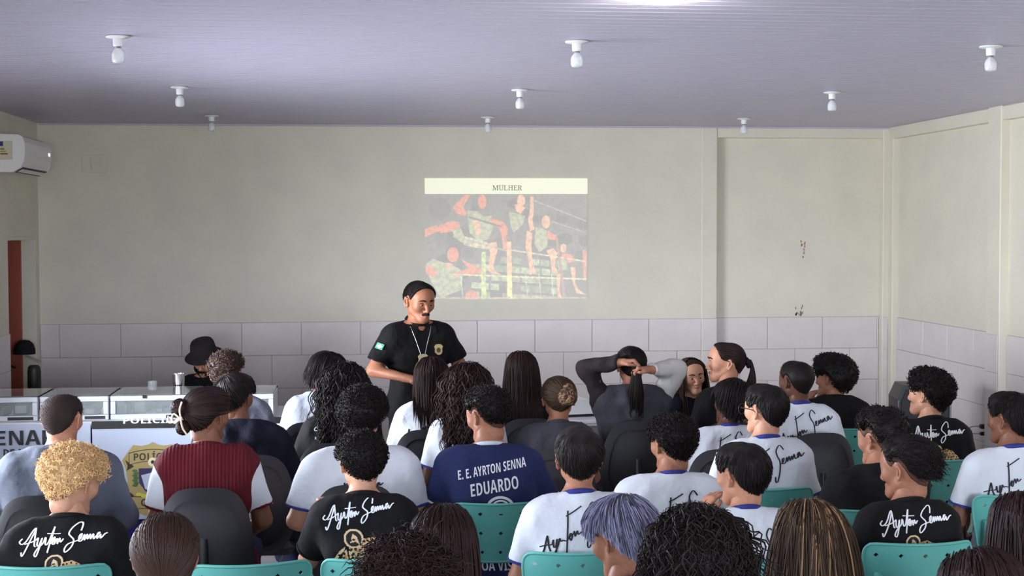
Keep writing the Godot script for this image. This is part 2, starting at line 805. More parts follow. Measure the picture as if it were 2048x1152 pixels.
func structure() -> void:
	# floor
	var fl := struct("floor", span(Vector3(LEFT - 0.2, -0.15, BACK - 0.3), Vector3(RIGHT + 0.2, -0.008, 2.8), 0.01), mats["floor_joint"], "floor of pale square tiles")
	var ft := box_mesh(Vector3(0.494, 0.01, 0.494), 0.002)
	for a in 15:
		for b in 19:
			var o := part(fl, "floor_tile", ft, mats["floor_tile"])
			o.position = Vector3(LEFT + 0.25 + a * 0.5, -0.005, BACK + 0.25 + b * 0.5)
	# back wall: flush part, pilaster, beam and the set-back bay at the right
	var g := Geo.new()
	g.box(Vector3((LEFT + 3.05) / 2 - 0.1, 1.5, BACK - 0.1), Vector3(3.05 - LEFT + 0.2, 3.1, 0.2), 0.003)
	g.box(Vector3(4.0, 1.5, BACK - 0.17), Vector3(2.2, 3.1, 0.2), 0.003)
	var wb := struct("wall_back", g.mesh(), mats["wall_paint"], "long pale wall behind the officer, tiled below")
	g = Geo.new()
	g.box(Vector3(3.114, 1.48, BACK - 0.04), Vector3(0.14, 2.96, 0.11), 0.006)
	g.box(Vector3(3.95, 2.902, BACK - 0.045), Vector3(1.66, 0.1, 0.1), 0.006)
	g.box(Vector3(4.775, 1.48, BACK - 0.035), Vector3(0.15, 2.96, 0.11), 0.006)
	struct("trim_1", g.mesh(), mats["wall_paint"], "pilaster and beam framing the set-back wall panel")
	var jb := span(Vector3(LEFT, 0, BACK - 0.001), Vector3(3.045, TILE_TOP + 0.002, BACK + 0.002), 0.0005)
	part(wb, "grout", jb, mats["tile_joint"])
	tile_field(wb, Vector3(0, 0, BACK + 0.002), Vector3.RIGHT, Vector3.BACK, LEFT + 0.002, 3.044, [1.049 - TILE_W * 7, 1.049 - TILE_W * 7.5])
	jb = span(Vector3(3.05, 0, BACK - 0.001), Vector3(3.18, TILE_TOP + 0.002, BACK + 0.018), 0.0005)
	part(wb, "grout", jb, mats["tile_joint"])
	tile_field(wb, Vector3(0, 0, BACK + 0.018), Vector3.RIGHT, Vector3.BACK, 3.046, 3.182, [3.046, 3.046])
	jb = span(Vector3(3.184, 0, BACK - 0.072), Vector3(4.7, TILE_TOP + 0.002, BACK - 0.068), 0.0005)
	part(wb, "grout", jb, mats["tile_joint"])
	tile_field(wb, Vector3(0, 0, BACK - 0.068), Vector3.RIGHT, Vector3.BACK, 3.186, 4.698, [3.667 - TILE_W, 3.667 - TILE_W / 2])
	tile_field(wb, Vector3(0, 0, BACK + 0.02), Vector3.RIGHT, Vector3.BACK, 4.702, 4.748, [4.702, 4.702])
	# right wall with a beam and a pilaster
	g = Geo.new()
	g.box(Vector3(RIGHT + 0.16, 1.5, -5.0), Vector3(0.2, 3.1, 15.8), 0.003)
	var wr := struct("wall_right", g.mesh(), mats["wall_paint"], "pale side wall at the right, tiled below")
	g = Geo.new()
	g.box(Vector3(RIGHT + 0.04, 2.897, -5.05), Vector3(0.08, 0.105, 15.3), 0.006)
	for z in [-10.4, -6.2, -2.0]:
		g.box(Vector3(RIGHT + 0.035, 1.48, z), Vector3(0.09, 2.96, 0.22), 0.006)
	g.box(Vector3(RIGHT + 0.044, 1.48, -12.55), Vector3(0.08, 2.96, 0.12), 0.006)
	struct("trim_2", g.mesh(), mats["wall_paint"], "pilasters and beam along the right wall")
	jb = span(Vector3(RIGHT + 0.056, 0, BACK + 0.12), Vector3(RIGHT + 0.062, TILE_TOP + 0.002, -3.0), 0.0005)
	part(wr, "grout", jb, mats["tile_joint"])
	tile_field(wr, Vector3(RIGHT + 0.056, 0, 0), Vector3.BACK, Vector3.LEFT, -12.49, -10.512, [-11.886 - TILE_W, -11.886 - TILE_W / 2])
	tile_field(wr, Vector3(RIGHT + 0.056, 0, 0), Vector3.BACK, Vector3.LEFT, -10.288, -6.32, [-10.288, -10.05])
	tile_field(wr, Vector3(RIGHT - 0.012, 0, 0), Vector3.BACK, Vector3.LEFT, -10.505, -10.295, [-10.505, -10.505])
	# left wall with the doorway near the corner and the windows beside the rows
	var holes := [[-12.46, -11.5, 0.0, 1.985]]
	for w in WINDOWS:
		holes.append([w[0], w[1], w[2], w[3]])
	var wl := struct("wall_left", holed_wall(LEFT - 0.15, LEFT, BACK - 0.2, 2.8, holes), mats["wall_paint"], "pale side wall at the left with a doorway")
	jb = span(Vector3(LEFT - 0.001, 0, -11.5), Vector3(LEFT + 0.002, TILE_TOP, -9.0), 0.0005)
	part(wl, "grout", jb, mats["tile_joint"])
	tile_field(wl, Vector3(LEFT + 0.002, 0, 0), Vector3.FORWARD, Vector3.RIGHT, 9.0, 11.5, [9.1, 9.35])
	var n := 1
	for w in WINDOWS:
		var wf := window_frame(w)
		var o := struct("window_%d" % n, wf, mats["white_plastic"], "unseen window opening in the left wall with a grille added to shape its light")
		o.position = Vector3(LEFT - 0.075, 0, 0)
		# upright and level webs added in the opening to cut slanting light
		var blades := 8
		for k in range(1, blades):
			part(o, "added_web", box_mesh(Vector3(0.12, w[3] - w[2] - 0.08, 0.012), 0.002), mats["added_grille"], Vector3(-0.005, (w[2] + w[3]) / 2, lerpf(w[0], w[1], float(k) / blades)))
		for k in range(1, 9):
			part(o, "added_web", box_mesh(Vector3(0.12, 0.012, w[1] - w[0] - 0.08), 0.002), mats["added_grille"], Vector3(-0.005, lerpf(w[2], w[3], k / 9.0), (w[0] + w[1]) / 2))
		n += 1
	# rear wall behind the camera; its two openings are added for fill light
	holes = []
	for w in REAR:
		holes.append([w[0], w[1], w[2], w[3]])
	struct("wall_rear", holed_wall(2.6, 2.8, LEFT - 0.2, RIGHT + 0.25, holes, true), mats["wall_paint"])
	# ceiling of plastic planks that run across the room
	var ce := struct("ceiling", span(Vector3(LEFT - 0.2, CEIL + 0.02, BACK - 0.3), Vector3(RIGHT + 0.3, CEIL + 0.16, 2.85), 0.01), mats["ceiling_plastic"], "lavender white plank ceiling")
	var pm := plank()
	for k in 77:
		var o := part(ce, "ceiling_plank", pm, mats["ceiling_plastic"])
		o.position = Vector3((LEFT + RIGHT) / 2 + 0.03, CEIL, BACK - 0.08 + k * 0.2)
	g = Geo.new()
	g.box(Vector3((LEFT + RIGHT) / 2 + 0.02, CEIL - 0.006, BACK + 0.012), Vector3(RIGHT - LEFT, 0.018, 0.024), 0.004)
	struct("trim_3", g.mesh(), mats["ceiling_plastic"], "thin edge strip where ceiling meets back wall")


func window_frame(w: Array) -> ArrayMesh:
	var g := Geo.new()
	var z0: float = w[0]
	var z1: float = w[1]
	var y0: float = w[2]
	var y1: float = w[3]
	for y in [y0 + 0.02, y1 - 0.02]:
		g.box(Vector3(0, y, (z0 + z1) / 2), Vector3(0.05, 0.04, z1 - z0), 0.004)
	for z in [z0 + 0.02, (z0 + z1) / 2, z1 - 0.02]:
		g.box(Vector3(0, (y0 + y1) / 2, z), Vector3(0.05, y1 - y0, 0.04), 0.004)
	return g.mesh()


func plank() -> ArrayMesh:
	# cross-section along z, extruded along x; two shallow grooves to a plank
	var g := Geo.new()
	var w := RIGHT - LEFT + 0.16
	var prof := [Vector2(0.0, 0.006), Vector2(0.004, 0.0), Vector2(0.094, 0.0), Vector2(0.097, 0.005), Vector2(0.103, 0.005), Vector2(0.106, 0.0), Vector2(0.196, 0.0), Vector2(0.2, 0.006)]
	for k in prof.size() - 1:
		var p: Vector2 = prof[k]
		var q: Vector2 = prof[k + 1]
		g.face([Vector3(-w / 2, p.y, p.x), Vector3(w / 2, p.y, p.x), Vector3(w / 2, q.y, q.x), Vector3(-w / 2, q.y, q.x)], Vector3.DOWN)
	g.face([Vector3(-w / 2, 0.014, 0), Vector3(w / 2, 0.014, 0), Vector3(w / 2, 0.014, 0.2), Vector3(-w / 2, 0.014, 0.2)], Vector3.UP)
	for e in [[0.0, -1.0], [0.2, 1.0]]:
		g.face([Vector3(-w / 2, 0.006, e[0]), Vector3(w / 2, 0.006, e[0]), Vector3(w / 2, 0.014, e[0]), Vector3(-w / 2, 0.014, e[0])], Vector3(0, 0, e[1]))
	return g.mesh()


func ceiling_things() -> void:
	var base := Geo.new()
	base.lathe([Vector2(0.0, 0.0), Vector2(0.05, 0.0), Vector2(0.057, -0.004), Vector2(0.055, -0.009), Vector2(0.03, -0.014), Vector2(0.0, -0.014)], 32)
	var socket := Geo.new()
	socket.lathe([Vector2(0.0, -0.012), Vector2(0.0235, -0.012), Vector2(0.0225, -0.045), Vector2(0.0205, -0.05), Vector2(0.0, -0.05)], 24)
	var neck := Geo.new()
	neck.lathe([Vector2(0.0, -0.048), Vector2(0.0135, -0.048), Vector2(0.0135, -0.058), Vector2(0.0, -0.058)], 20)
	var bulb := Geo.new()
	bulb.lathe([Vector2(0.0, -0.056), Vector2(0.013, -0.056), Vector2(0.016, -0.062), Vector2(0.026, -0.074), Vector2(0.0295, -0.088), Vector2(0.029, -0.108), Vector2(0.0265, -0.12), Vector2(0.02, -0.126), Vector2(0.0, -0.128)], 28)
	var core := Geo.new()
	core.lathe([Vector2(0.0, -0.056), Vector2(0.01, -0.058), Vector2(0.012, -0.085), Vector2(0.008, -0.1), Vector2(0.0, -0.102)], 16)
	var xs := [-1.09, 1.06, 3.13]
	var zs := [-6.92, -9.34, -11.62]
	var col := ["left", "middle", "right"]
	var row := ["nearest the viewer", "in the second row back", "closest to the tiled wall"]
	for a in 3:
		for b in 3:
			var t := thing("ceiling_lamp", "unlit frosted bulb in white ceiling holder, %s column, %s" % [col[a], row[b]], "lamp", Vector3(xs[a] + [0.0, 0.005, 0.03][b] * (a - 1), CEIL, zs[b]), 0.0, "bulbs on the ceiling")
			part(t, "ceiling_plate", base.mesh(), mats["white_plastic"])
			part(t, "socket", socket.mesh(), mats["white_plastic"])
			part(t, "bulb_neck", neck.mesh(), mats["grey_plastic"])
			part(t, "stem", core.mesh(), mats["white_plastic"])
			part(t, "bulb", bulb.mesh(), mats["bulb_glass"])
	# the one lamp that is on, cut by the upper edge of the frame
	var lit := thing("ceiling_light", "lit round ceiling light at the top edge", "lamp", Vector3(1.2, CEIL, -5.57))
	var ring := Geo.new()
	ring.lathe([Vector2(0.0, 0.0), Vector2(0.085, 0.0), Vector2(0.088, -0.012), Vector2(0.08, -0.022), Vector2(0.072, -0.02)], 36)
	part(lit, "housing", ring.mesh(), mats["white_plastic"])
	var dif := Geo.new()
	dif.lathe([Vector2(0.0735, -0.012), Vector2(0.07, -0.022), Vector2(0.05, -0.026), Vector2(0.0, -0.028)], 36)
	var em := mat("light_diffuser", srgb(250, 250, 246), 0.5)
	em.emission_enabled = true
	em.emission = Color(1, 0.99, 0.96)
	em.emission_energy_multiplier = 6.0
	part(lit, "diffuser", dif.mesh(), em)
	var l := OmniLight3D.new()
	l.name = "ceiling_light_glow"
	l.light_energy = 0.2
	l.light_color = Color(1, 0.99, 0.96)
	l.light_size = 0.05
	l.omni_range = 25.0
	l.omni_attenuation = 2.0
	l.shadow_enabled = true
	lit.add_child(l)
	l.position = Vector3(0, -0.07, 0)


func wall_things() -> void:
	air_conditioner()
	# painted-over cover high on the back wall
	var t := thing("cover_plate", "painted-over cover plate high on the back wall", "wall plate", Vector3(-2.19, 2.61, BACK + 0.001))
	part(t, "plate", box_mesh(Vector3(0.21, 0.15, 0.008), 0.003), mats["wall_paint"], Vector3(0, 0, 0.004))
	var g := Geo.new()
	g.tube(smooth([Vector3(-0.03, 0.055, 0.008), Vector3(-0.028, 0.0, 0.009), Vector3(-0.018, -0.055, 0.008)], 5), same(0.007, 11), 8)
	part(t, "ridge", g.mesh(), mats["wall_paint"])
	# flaked paint in the set-back bay
	var flake := mat("flake", srgb(140, 122, 104), 0.9)
	for k in 2:
		var g2 := Geo.new()
		rng.seed = 70 + k
		for j in (9 if k == 0 else 14):
			var o := Vector2(rng.randf_range(-0.02, 0.02), rng.randf_range(-0.07, 0.07)) if k == 0 else Vector2(rng.randf_range(-0.05, 0.03), rng.randf_range(-0.03, 0.02) + (0.08 if j > 10 else 0.0))
			var poly := PackedVector2Array()
			for s in 6:
				var an := TAU * s / 6 + rng.randf() * 0.6
				poly.append(o + Vector2(cos(an) * rng.randf_range(0.003, 0.009), sin(an) * rng.randf_range(0.006, 0.02)))
			g2.prism(poly, 0, 0.0015)
		var o2 := thing("paint_flake", ["small flaked marks halfway up the set-back panel", "brown flaked patch just above the tile edge"][k], "paint mark", Vector3(3.99 - 0.02 * k, 1.86 - 0.58 * k, BACK - 0.0695))
		part(o2, "flakes", g2.mesh(), flake)
	# power outlet and plugs at the right
	t = thing("wall_outlet", "wall outlet with two black plugs near the floor loudspeaker", "outlet", Vector3(RIGHT + 0.05, 0.5, -10.6), -PI / 2)
	part(t, "plate", box_mesh(Vector3(0.08, 0.12, 0.01), 0.003), mats["white_plastic"], Vector3(0, 0, 0.005))
	for k in 2:
		part(t, "plug", box_mesh(Vector3(0.05 - 0.012 * k, 0.035 - 0.008 * k, 0.05), 0.008), mats["black_plastic"], Vector3(0.0, 0.03 - 0.055 * k, 0.035))
		g = Geo.new()
		var path := smooth([Vector3(0, 0.03 - 0.055 * k, 0.06), Vector3(-0.05, 0.015 - 0.05 * k, 0.12), Vector3(-0.1, -0.1, 0.2 - 0.03 * k), Vector3(-0.1, -0.3, 0.27), Vector3(-0.02, -0.49, 0.32)], 6)
		g.tube(path, same(0.004, path.size()), 6)
		part(t, "cable", g.mesh(), mats["grey_plastic"])
	loudspeaker()
	door()
	slide()


func air_conditioner() -> void:
	var t := thing("air_conditioner", "white split air conditioner on the left wall", "air conditioner", Vector3(LEFT, 2.485, -12.12))
	# profile in (x out of the wall, y), extruded along z towards the viewer
	var prof := PackedVector2Array([Vector2(0, 0.04), Vector2(0.02, 0.0), Vector2(0.12, 0.0), Vector2(0.18, 0.035), Vector2(0.205, 0.085), Vector2(0.212, 0.15), Vector2(0.21, 0.22), Vector2(0.195, 0.262), Vector2(0.16, 0.278), Vector2(0, 0.28)])
	var g := Geo.new()
	g.prism(prof, 0.0, 0.96)
	part(t, "casing", g.mesh(), mats["white_plastic"])
	g = Geo.new()
	var seam := PackedVector2Array()
	for p in prof:
		seam.append(Vector2(0.1, 0.14) + (p - Vector2(0.1, 0.14)) * 1.012)
	g.prism(seam, 0.9, 0.958)
	part(t, "end_cap", g.mesh(), mats["white_plastic"])
	g = Geo.new()
	g.prism(seam, 0.0, 0.03)
	part(t, "end_cap", g.mesh(), mats["white_plastic"])
	var tilt := Transform3D(Basis(Vector3(0, 0, 1), 0.52), Vector3(0.153, 0.018, 0.47))
	g = Geo.new()
	g.box(Vector3.ZERO, Vector3(0.075, 0.006, 0.84), 0.002, tilt)
	part(t, "outlet_slot", g.mesh(), mats["black_plastic"])
	g = Geo.new()
	g.box(Vector3(0.004, -0.008, 0), Vector3(0.04, 0.004, 0.82), 0.0015, tilt)
	part(t, "louvre", g.mesh(), mats["white_plastic"])
	var em := mat("led_display", srgb(240, 245, 255), 0.4)
	em.emission_enabled = true
	em.emission = Color(0.9, 0.95, 1)
	em.emission_energy_multiplier = 2.5
	part(t, "led_display", box_mesh(Vector3(0.004, 0.022, 0.04), 0.001), em, Vector3(0.213, 0.17, 0.09))
	# energy sticker on the near end
	var st := part(t, "sticker", box_mesh(Vector3(0.1, 0.14, 0.001), 0.0003), mat("sticker_paper", srgb(205, 200, 178), 0.6), Vector3(0.075, 0.16, 0.9605))
	part(st, "sticker_print", box_mesh(Vector3(0.03, 0.035, 0.0008), 0.0002), mat("sticker_blue", srgb(50, 56, 120), 0.6), Vector3(-0.033, 0.048, 0.0006))
	for k in 3:
		part(st, "sticker_print", box_mesh(Vector3(0.03 + 0.012 * k, 0.011, 0.0008), 0.0002), mat("sticker_ochre_%d" % k, [srgb(110, 130, 60), srgb(176, 150, 60), srgb(150, 80, 50)][k], 0.6), Vector3(-0.024 + 0.006 * k, 0.01 - 0.018 * k, 0.0006))


func loudspeaker() -> void:
	var t := thing("loudspeaker", "tall black floor loudspeaker against the right wall", "loudspeaker", Vector3(4.14, 0, -10.3), -0.15)
	var g := Geo.new()
	var outline := PackedVector2Array([Vector2(-0.19, 0.04), Vector2(0.19, 0.04), Vector2(0.195, 0.8), Vector2(0.15, 0.9), Vector2(-0.15, 0.9), Vector2(-0.195, 0.8)])
	g.prism(outline, -0.16, 0.13)
	part(t, "cabinet", g.mesh(), mats["black_plastic"])
	g = Geo.new()
	var inset := PackedVector2Array()
	for p in outline:
		inset.append(Vector2(p.x * 0.86, 0.47 + (p.y - 0.47) * 0.93))
	g.prism(inset, 0.13, 0.142)
	part(t, "back_panel", g.mesh(), mat("speaker_panel", srgb(36, 35, 38), 0.6))
	for s in [-1, 1]:
		g = Geo.new()
		g.tube(pts([Vector3(s * 0.185, 0.08, 0.138), Vector3(s * 0.187, 0.79, 0.138)]), same(0.008, 2), 8)
		part(t, "corner_strip", g.mesh(), mats["steel"])
	part(t, "handle_grip", box_mesh(Vector3(0.03, 0.03, 0.06), 0.008), mats["red_plastic"], Vector3(0.185, 0.83, 0.05))
	for s in [-1, 1]:
		g = Geo.new()
		g.lathe([Vector2(0, -0.02), Vector2(0.035, -0.02), Vector2(0.04, 0), Vector2(0.035, 0.02), Vector2(0, 0.02)], 20)
		var w := part(t, "wheel", g.mesh(), mats["black_plastic"], Vector3(s * 0.2, 0.04, -0.1))
		w.rotation.z = PI / 2


func door() -> void:
	var d := struct("door_1", span(Vector3(LEFT - 0.9, 0.01, -12.455), Vector3(LEFT - 0.11, 1.965, -12.42), 0.004), mats["door_paint"], "red-brown door standing open in the left corner")
	var g := Geo.new()
	g.tube(smooth([Vector3(LEFT - 0.84, 1.0, -12.42), Vector3(LEFT - 0.84, 1.0, -12.37), Vector3(LEFT - 0.76, 1.0, -12.37)], 4), same(0.01, 9), 8)
	part(d, "door_handle", g.mesh(), mats["steel"])
	g = Geo.new()
	g.box(Vector3(LEFT - 0.075, 1.0, -12.452), Vector3(0.16, 1.99, 0.018), 0.003)
	g.box(Vector3(LEFT - 0.075, 1.985, -11.98), Vector3(0.16, 0.03, 0.96), 0.003)
	struct("trim_4", g.mesh(), mats["wall_paint"], "pale lining of the doorway")
	# dim passage beyond the doorway
	g = Geo.new()
	var x := LEFT - 1.6
	g.box(Vector3(x, 1.4, -11.8), Vector3(0.1, 2.9, 2.4), 0.003)
	g.box(Vector3((x + LEFT) / 2, 1.4, -12.75), Vector3(1.7, 2.9, 0.1), 0.003)
	g.box(Vector3((x + LEFT) / 2 - 0.1, 1.4, -10.6), Vector3(1.5, 2.9, 0.1), 0.003)
	g.box(Vector3((x + LEFT) / 2 - 0.1, 2.85, -11.7), Vector3(1.7, 0.1, 2.4), 0.003)
	g.box(Vector3((x + LEFT) / 2 - 0.1, -0.06, -11.7), Vector3(1.7, 0.1, 2.4), 0.003)
	struct("wall_passage", g.mesh(), mats["wall_paint"], "dim passage behind the open doorway")
	# cap on the door frame, dark bag and black flask
	var t := thing("cap", "black cap with pale brim hung on the door frame", "cap", Vector3(LEFT - 0.06, 1.03, -12.28), 0.0)
	g = Geo.new()
	g.lathe([Vector2(0.085, 0.0), Vector2(0.084, 0.04), Vector2(0.07, 0.085), Vector2(0.04, 0.112), Vector2(0.0, 0.12)], 24)
	part(t, "crown", g.mesh(), cloth("black_cloth", srgb(30, 29, 32)))
	g = Geo.new()
	g.box(Vector3(0.08, -0.01, 0.03), Vector3(0.13, 0.008, 0.13), 0.003, Transform3D(Basis(Vector3(0, 0, 1), -0.4), Vector3.ZERO))
	part(t, "brim", g.mesh(), cloth("pale_cloth", srgb(190, 184, 178)))
	g = Geo.new()
	g.tube(pts([Vector3(-0.02, 0.06, 0), Vector3(-0.02, 0.06, -0.15)]), same(0.006, 2), 6)
	part(t, "hook", g.mesh(), mats["steel"])
	t = thing("shoulder_bag", "dark bag with strap hanging in the doorway at the left edge", "bag", Vector3(LEFT - 0.2, 0.95, -12.2))
	g = Geo.new()
	g.box(Vector3(-0.1, 0.1, 0), Vector3(0.16, 0.26, 0.1), 0.03)
	part(t, "body", g.mesh(), cloth("black_cloth", srgb(30, 29, 32)))
	g = Geo.new()
	var path := smooth([Vector3(-0.15, 0.22, 0), Vector3(-0.08, 0.32, 0.0), Vector3(-0.01, 0.2, 0.02), Vector3(0.03, 0.02, 0.03), Vector3(0.09, -0.02, 0.03)], 5)
	g.tube(path, same(0.009, path.size()), 6)
	part(t, "strap", g.mesh(), cloth("black_cloth", srgb(30, 29, 32)))


# ------------------------------------------------------------------ the projected slide
func slide() -> void:
	var w := 644
	var h := 476
	var im := Image.create(w, h, false, Image.FORMAT_RGB8)
	im.fill(srgb(146, 142, 134))
	var poly := func(p: Array, col: Color) -> void:
		fill_poly(im, p, col)
	var line := func(x0: float, y0: float, x1: float, y1: float, t: float, col: Color) -> void:
		var d := Vector2(x1 - x0, y1 - y0).normalized().orthogonal() * t
		fill_poly(im, [x0 + d.x, y0 + d.y, x1 + d.x, y1 + d.y, x1 - d.x, y1 - d.y, x0 - d.x, y0 - d.y], col)
	# soft blotches behind the figures
	rng.seed = 11
	for k in 60:
		var x := rng.randf_range(0, w)
		var y := rng.randf_range(70, h)
		var q := rng.randf_range(10, 44)
		fill_oval(im, x, y, q, q * rng.randf_range(0.5, 1.2), srgb(146, 142, 134).lerp(srgb(124, 122, 116), rng.randf()))
	# boxes low in the picture
	for a in 9:
		for b in 5:
			var x := 180.0 + a * 40 + rng.randf_range(-6, 6)
			var y := 300.0 + b * 36 + a * 3
			if rng.randf() < 0.75:
				poly.call([x, y, x + 34, y + 3, x + 34, y + 29, x, y + 25], srgb(150, 156, 132).lerp(srgb(186, 192, 158), rng.randf()))
				line.call(x, y + 27, x + 36, y + 31, 2.0, srgb(118, 116, 110))
	var skin_c := srgb(216, 152, 128)
	var pale := srgb(226, 182, 150)
	var shirt := srgb(178, 180, 150)
	var dark := srgb(122, 118, 112)
	# man with raised arm
	poly.call([110, 112, 158, 66, 180, 66, 150, 112, 165, 140, 155, 150, 120, 136], skin_c)
	fill_oval(im, 226, 92, 17, 28, skin_c)
	poly.call([165, 128, 205, 128, 232, 150, 262, 148, 270, 190, 252, 238, 215, 250, 175, 215], shirt)
	poly.call([190, 170, 212, 160, 218, 215, 200, 225], pale)
	poly.call([255, 155, 310, 172, 328, 200, 322, 240, 326, 282, 308, 288, 302, 230, 292, 196, 262, 182], skin_c)
	poly.call([0, 200, 45, 184, 60, 205, 20, 222, 0, 232], skin_c)
	poly.call([52, 186, 100, 168, 132, 172, 138, 200, 108, 210, 60, 216], skin_c)
	poly.call([105, 205, 140, 196, 160, 240, 158, 262, 120, 236], shirt)
	poly.call([158, 228, 240, 250, 262, 262, 250, 280, 200, 274, 150, 262], srgb(196, 190, 162))
	poly.call([250, 256, 282, 250, 286, 280, 268, 344, 276, 366, 300, 380, 262, 376, 248, 362, 256, 300], pale)
	# boy holding the rail
	fill_oval(im, 112, 292, 30, 34, dark)
	fill_oval(im, 110, 300, 23, 30, skin_c)
	poly.call([0, 340, 30, 316, 70, 330, 130, 352, 150, 372, 140, 440, 60, 470, 20, 400], shirt)
	poly.call([0, 348, 26, 342, 50, 372, 32, 388, 4, 374], skin_c)
	poly.call([80, 330, 110, 336, 96, 356, 76, 350], pale)
	poly.call([140, 316, 190, 344, 228, 352, 232, 374, 160, 378, 110, 388, 112, 372, 170, 356], skin_c)
	fill_oval(im, 184, 470, 26, 30, skin_c)
	# figures at the right
	fill_oval(im, 380, 88, 16, 24, pale)
	poly.call([352, 104, 372, 100, 396, 116, 378, 140, 362, 132], pale)
	poly.call([330, 132, 366, 140, 396, 150, 384, 186, 350, 214, 338, 190], shirt)
	poly.call([416, 70, 428, 72, 430, 130, 424, 164, 432, 200, 414, 210, 406, 160, 414, 128], pale)
	fill_oval(im, 478, 172, 17, 26, pale)
	poly.call([436, 192, 470, 200, 490, 220, 482, 272, 452, 292, 432, 260], shirt)
	poly.call([484, 206, 520, 226, 524, 246, 496, 244, 482, 232], skin_c)
	poly.call([402, 206, 424, 216, 420, 262, 424, 330, 438, 372, 414, 382, 408, 330, 396, 270], pale)
	poly.call([480, 286, 506, 276, 524, 296, 512, 344, 528, 376, 500, 372, 496, 320], pale)
	fill_oval(im, 548, 276, 12, 18, pale)
	poly.call([540, 296, 576, 300, 598, 330, 560, 336, 540, 320], skin_c)
	poly.call([520, 320, 556, 320, 566, 360, 530, 366], shirt)
	poly.call([520, 380, 536, 378, 532, 440, 540, 472, 526, 470, 522, 430], pale)
	poly.call([576, 352, 596, 352, 594, 410, 606, 440, 640, 462, 600, 456, 586, 420], pale)
	poly.call([624, 282, 640, 286, 640, 400, 628, 404], skin_c)
	# rails
	line.call(170, 152, 300, 190, 3.5, srgb(136, 132, 124))
	line.call(110, 228, 322, 286, 3.0, srgb(178, 174, 152))
	line.call(322, 280, 640, 330, 3.0, srgb(206, 196, 172))
	line.call(420, 84, 640, 170, 2.5, srgb(176, 174, 166))
	line.call(500, 170, 640, 216, 2.5, srgb(172, 170, 162))
	for k in 9:
		line.call(450 + k * 22, 96 + k * 9, 452 + k * 22, 190 + k * 9, 0.8, srgb(158, 155, 148))
	line.call(110, 378, 640, 400, 3.0, srgb(214, 206, 160))
	line.call(0, 470, 640, 474, 3.0, srgb(196, 176, 150))
	poly.call([322, 250, 340, 250, 344, 476, 322, 476], srgb(226, 186, 152))
	poly.call([324, 380, 342, 380, 344, 476, 324, 476], srgb(222, 214, 152))
	poly.call([222, 290, 238, 290, 240, 476, 220, 476], srgb(196, 206, 148))
	for x in [140, 396, 450, 500]:
		line.call(x, 376, x + 8, 476, 1.6, srgb(206, 204, 186))
	line.call(520, 230, 552, 476, 5.0, srgb(176, 150, 132))
	im.resize(w / 3, h / 3, Image.INTERPOLATE_LANCZOS)
	im.resize(w, h, Image.INTERPOLATE_CUBIC)
	# title bar with a faint arc of the watermark
	im.fill_rect(Rect2i(0, 0, w, 62), srgb(226, 229, 200))
	for k in 400:
		var an := PI * k / 400.0
		for q in 4:
			var x := int(318 - cos(an) * (152 + q))
			var y := int(76 - sin(an) * (66 + q * 0.5))
			if y >= 0 and y < 62:
				im.set_pixel(x, y, srgb(229, 218, 192))
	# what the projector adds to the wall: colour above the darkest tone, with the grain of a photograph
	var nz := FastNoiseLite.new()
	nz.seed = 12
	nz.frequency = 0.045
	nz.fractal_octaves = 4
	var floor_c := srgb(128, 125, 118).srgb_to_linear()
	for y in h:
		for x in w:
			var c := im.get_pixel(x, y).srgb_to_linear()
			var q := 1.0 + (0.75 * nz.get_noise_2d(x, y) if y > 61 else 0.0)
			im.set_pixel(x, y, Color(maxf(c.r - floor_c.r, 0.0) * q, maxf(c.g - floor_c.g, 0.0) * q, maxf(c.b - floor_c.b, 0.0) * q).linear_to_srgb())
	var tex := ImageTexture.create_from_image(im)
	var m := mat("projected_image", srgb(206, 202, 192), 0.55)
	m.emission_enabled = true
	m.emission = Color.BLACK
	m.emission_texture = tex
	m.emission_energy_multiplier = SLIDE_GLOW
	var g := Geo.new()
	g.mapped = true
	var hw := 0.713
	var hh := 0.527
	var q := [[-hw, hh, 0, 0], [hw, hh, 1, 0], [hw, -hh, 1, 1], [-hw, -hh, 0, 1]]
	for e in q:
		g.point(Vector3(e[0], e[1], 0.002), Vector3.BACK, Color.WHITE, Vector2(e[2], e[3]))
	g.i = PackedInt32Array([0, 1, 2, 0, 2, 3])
	var t := thing("projected_slide_glow", "projected slide titled MULHER with people on railings", "projection", Vector3(1.31, 1.966, BACK + 0.001))  # glowing quad on the bare wall stands in for the projected light
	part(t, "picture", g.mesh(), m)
	var tm := text_mesh("MULHER", 0.043, 0.0005, false, true, false)
	var ti := part(t, "title_lettering", tm, mat("slide_ink", srgb(116, 116, 98), 0.7))
	ti.position = Vector3(0.005, 0.442, 0.003)


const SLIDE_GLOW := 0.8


func fill_poly(im: Image, p: Array, col: Color) -> void:
	var n := p.size() / 2
	var y0 := 1e9
	var y1 := -1e9
	for k in n:
		y0 = minf(y0, p[2 * k + 1])
		y1 = maxf(y1, p[2 * k + 1])
	for y in range(maxi(0, int(y0)), mini(im.get_height(), int(ceil(y1)))):
		var xs := []
		var yy := y + 0.5
		for k in n:
			var ay: float = p[2 * k + 1]
			var by: float = p[2 * ((k + 1) % n) + 1]
			if (ay <= yy) != (by <= yy):
				var ax: float = p[2 * k]
				var bx: float = p[2 * ((k + 1) % n)]
				xs.append(ax + (yy - ay) / (by - ay) * (bx - ax))
		xs.sort()
		for k in range(0, xs.size() - 1, 2):
			var x0 := clampi(int(round(xs[k])), 0, im.get_width())
			var x1 := clampi(int(round(xs[k + 1])), 0, im.get_width())
			if x1 > x0:
				im.fill_rect(Rect2i(x0, y, x1 - x0, 1), col)


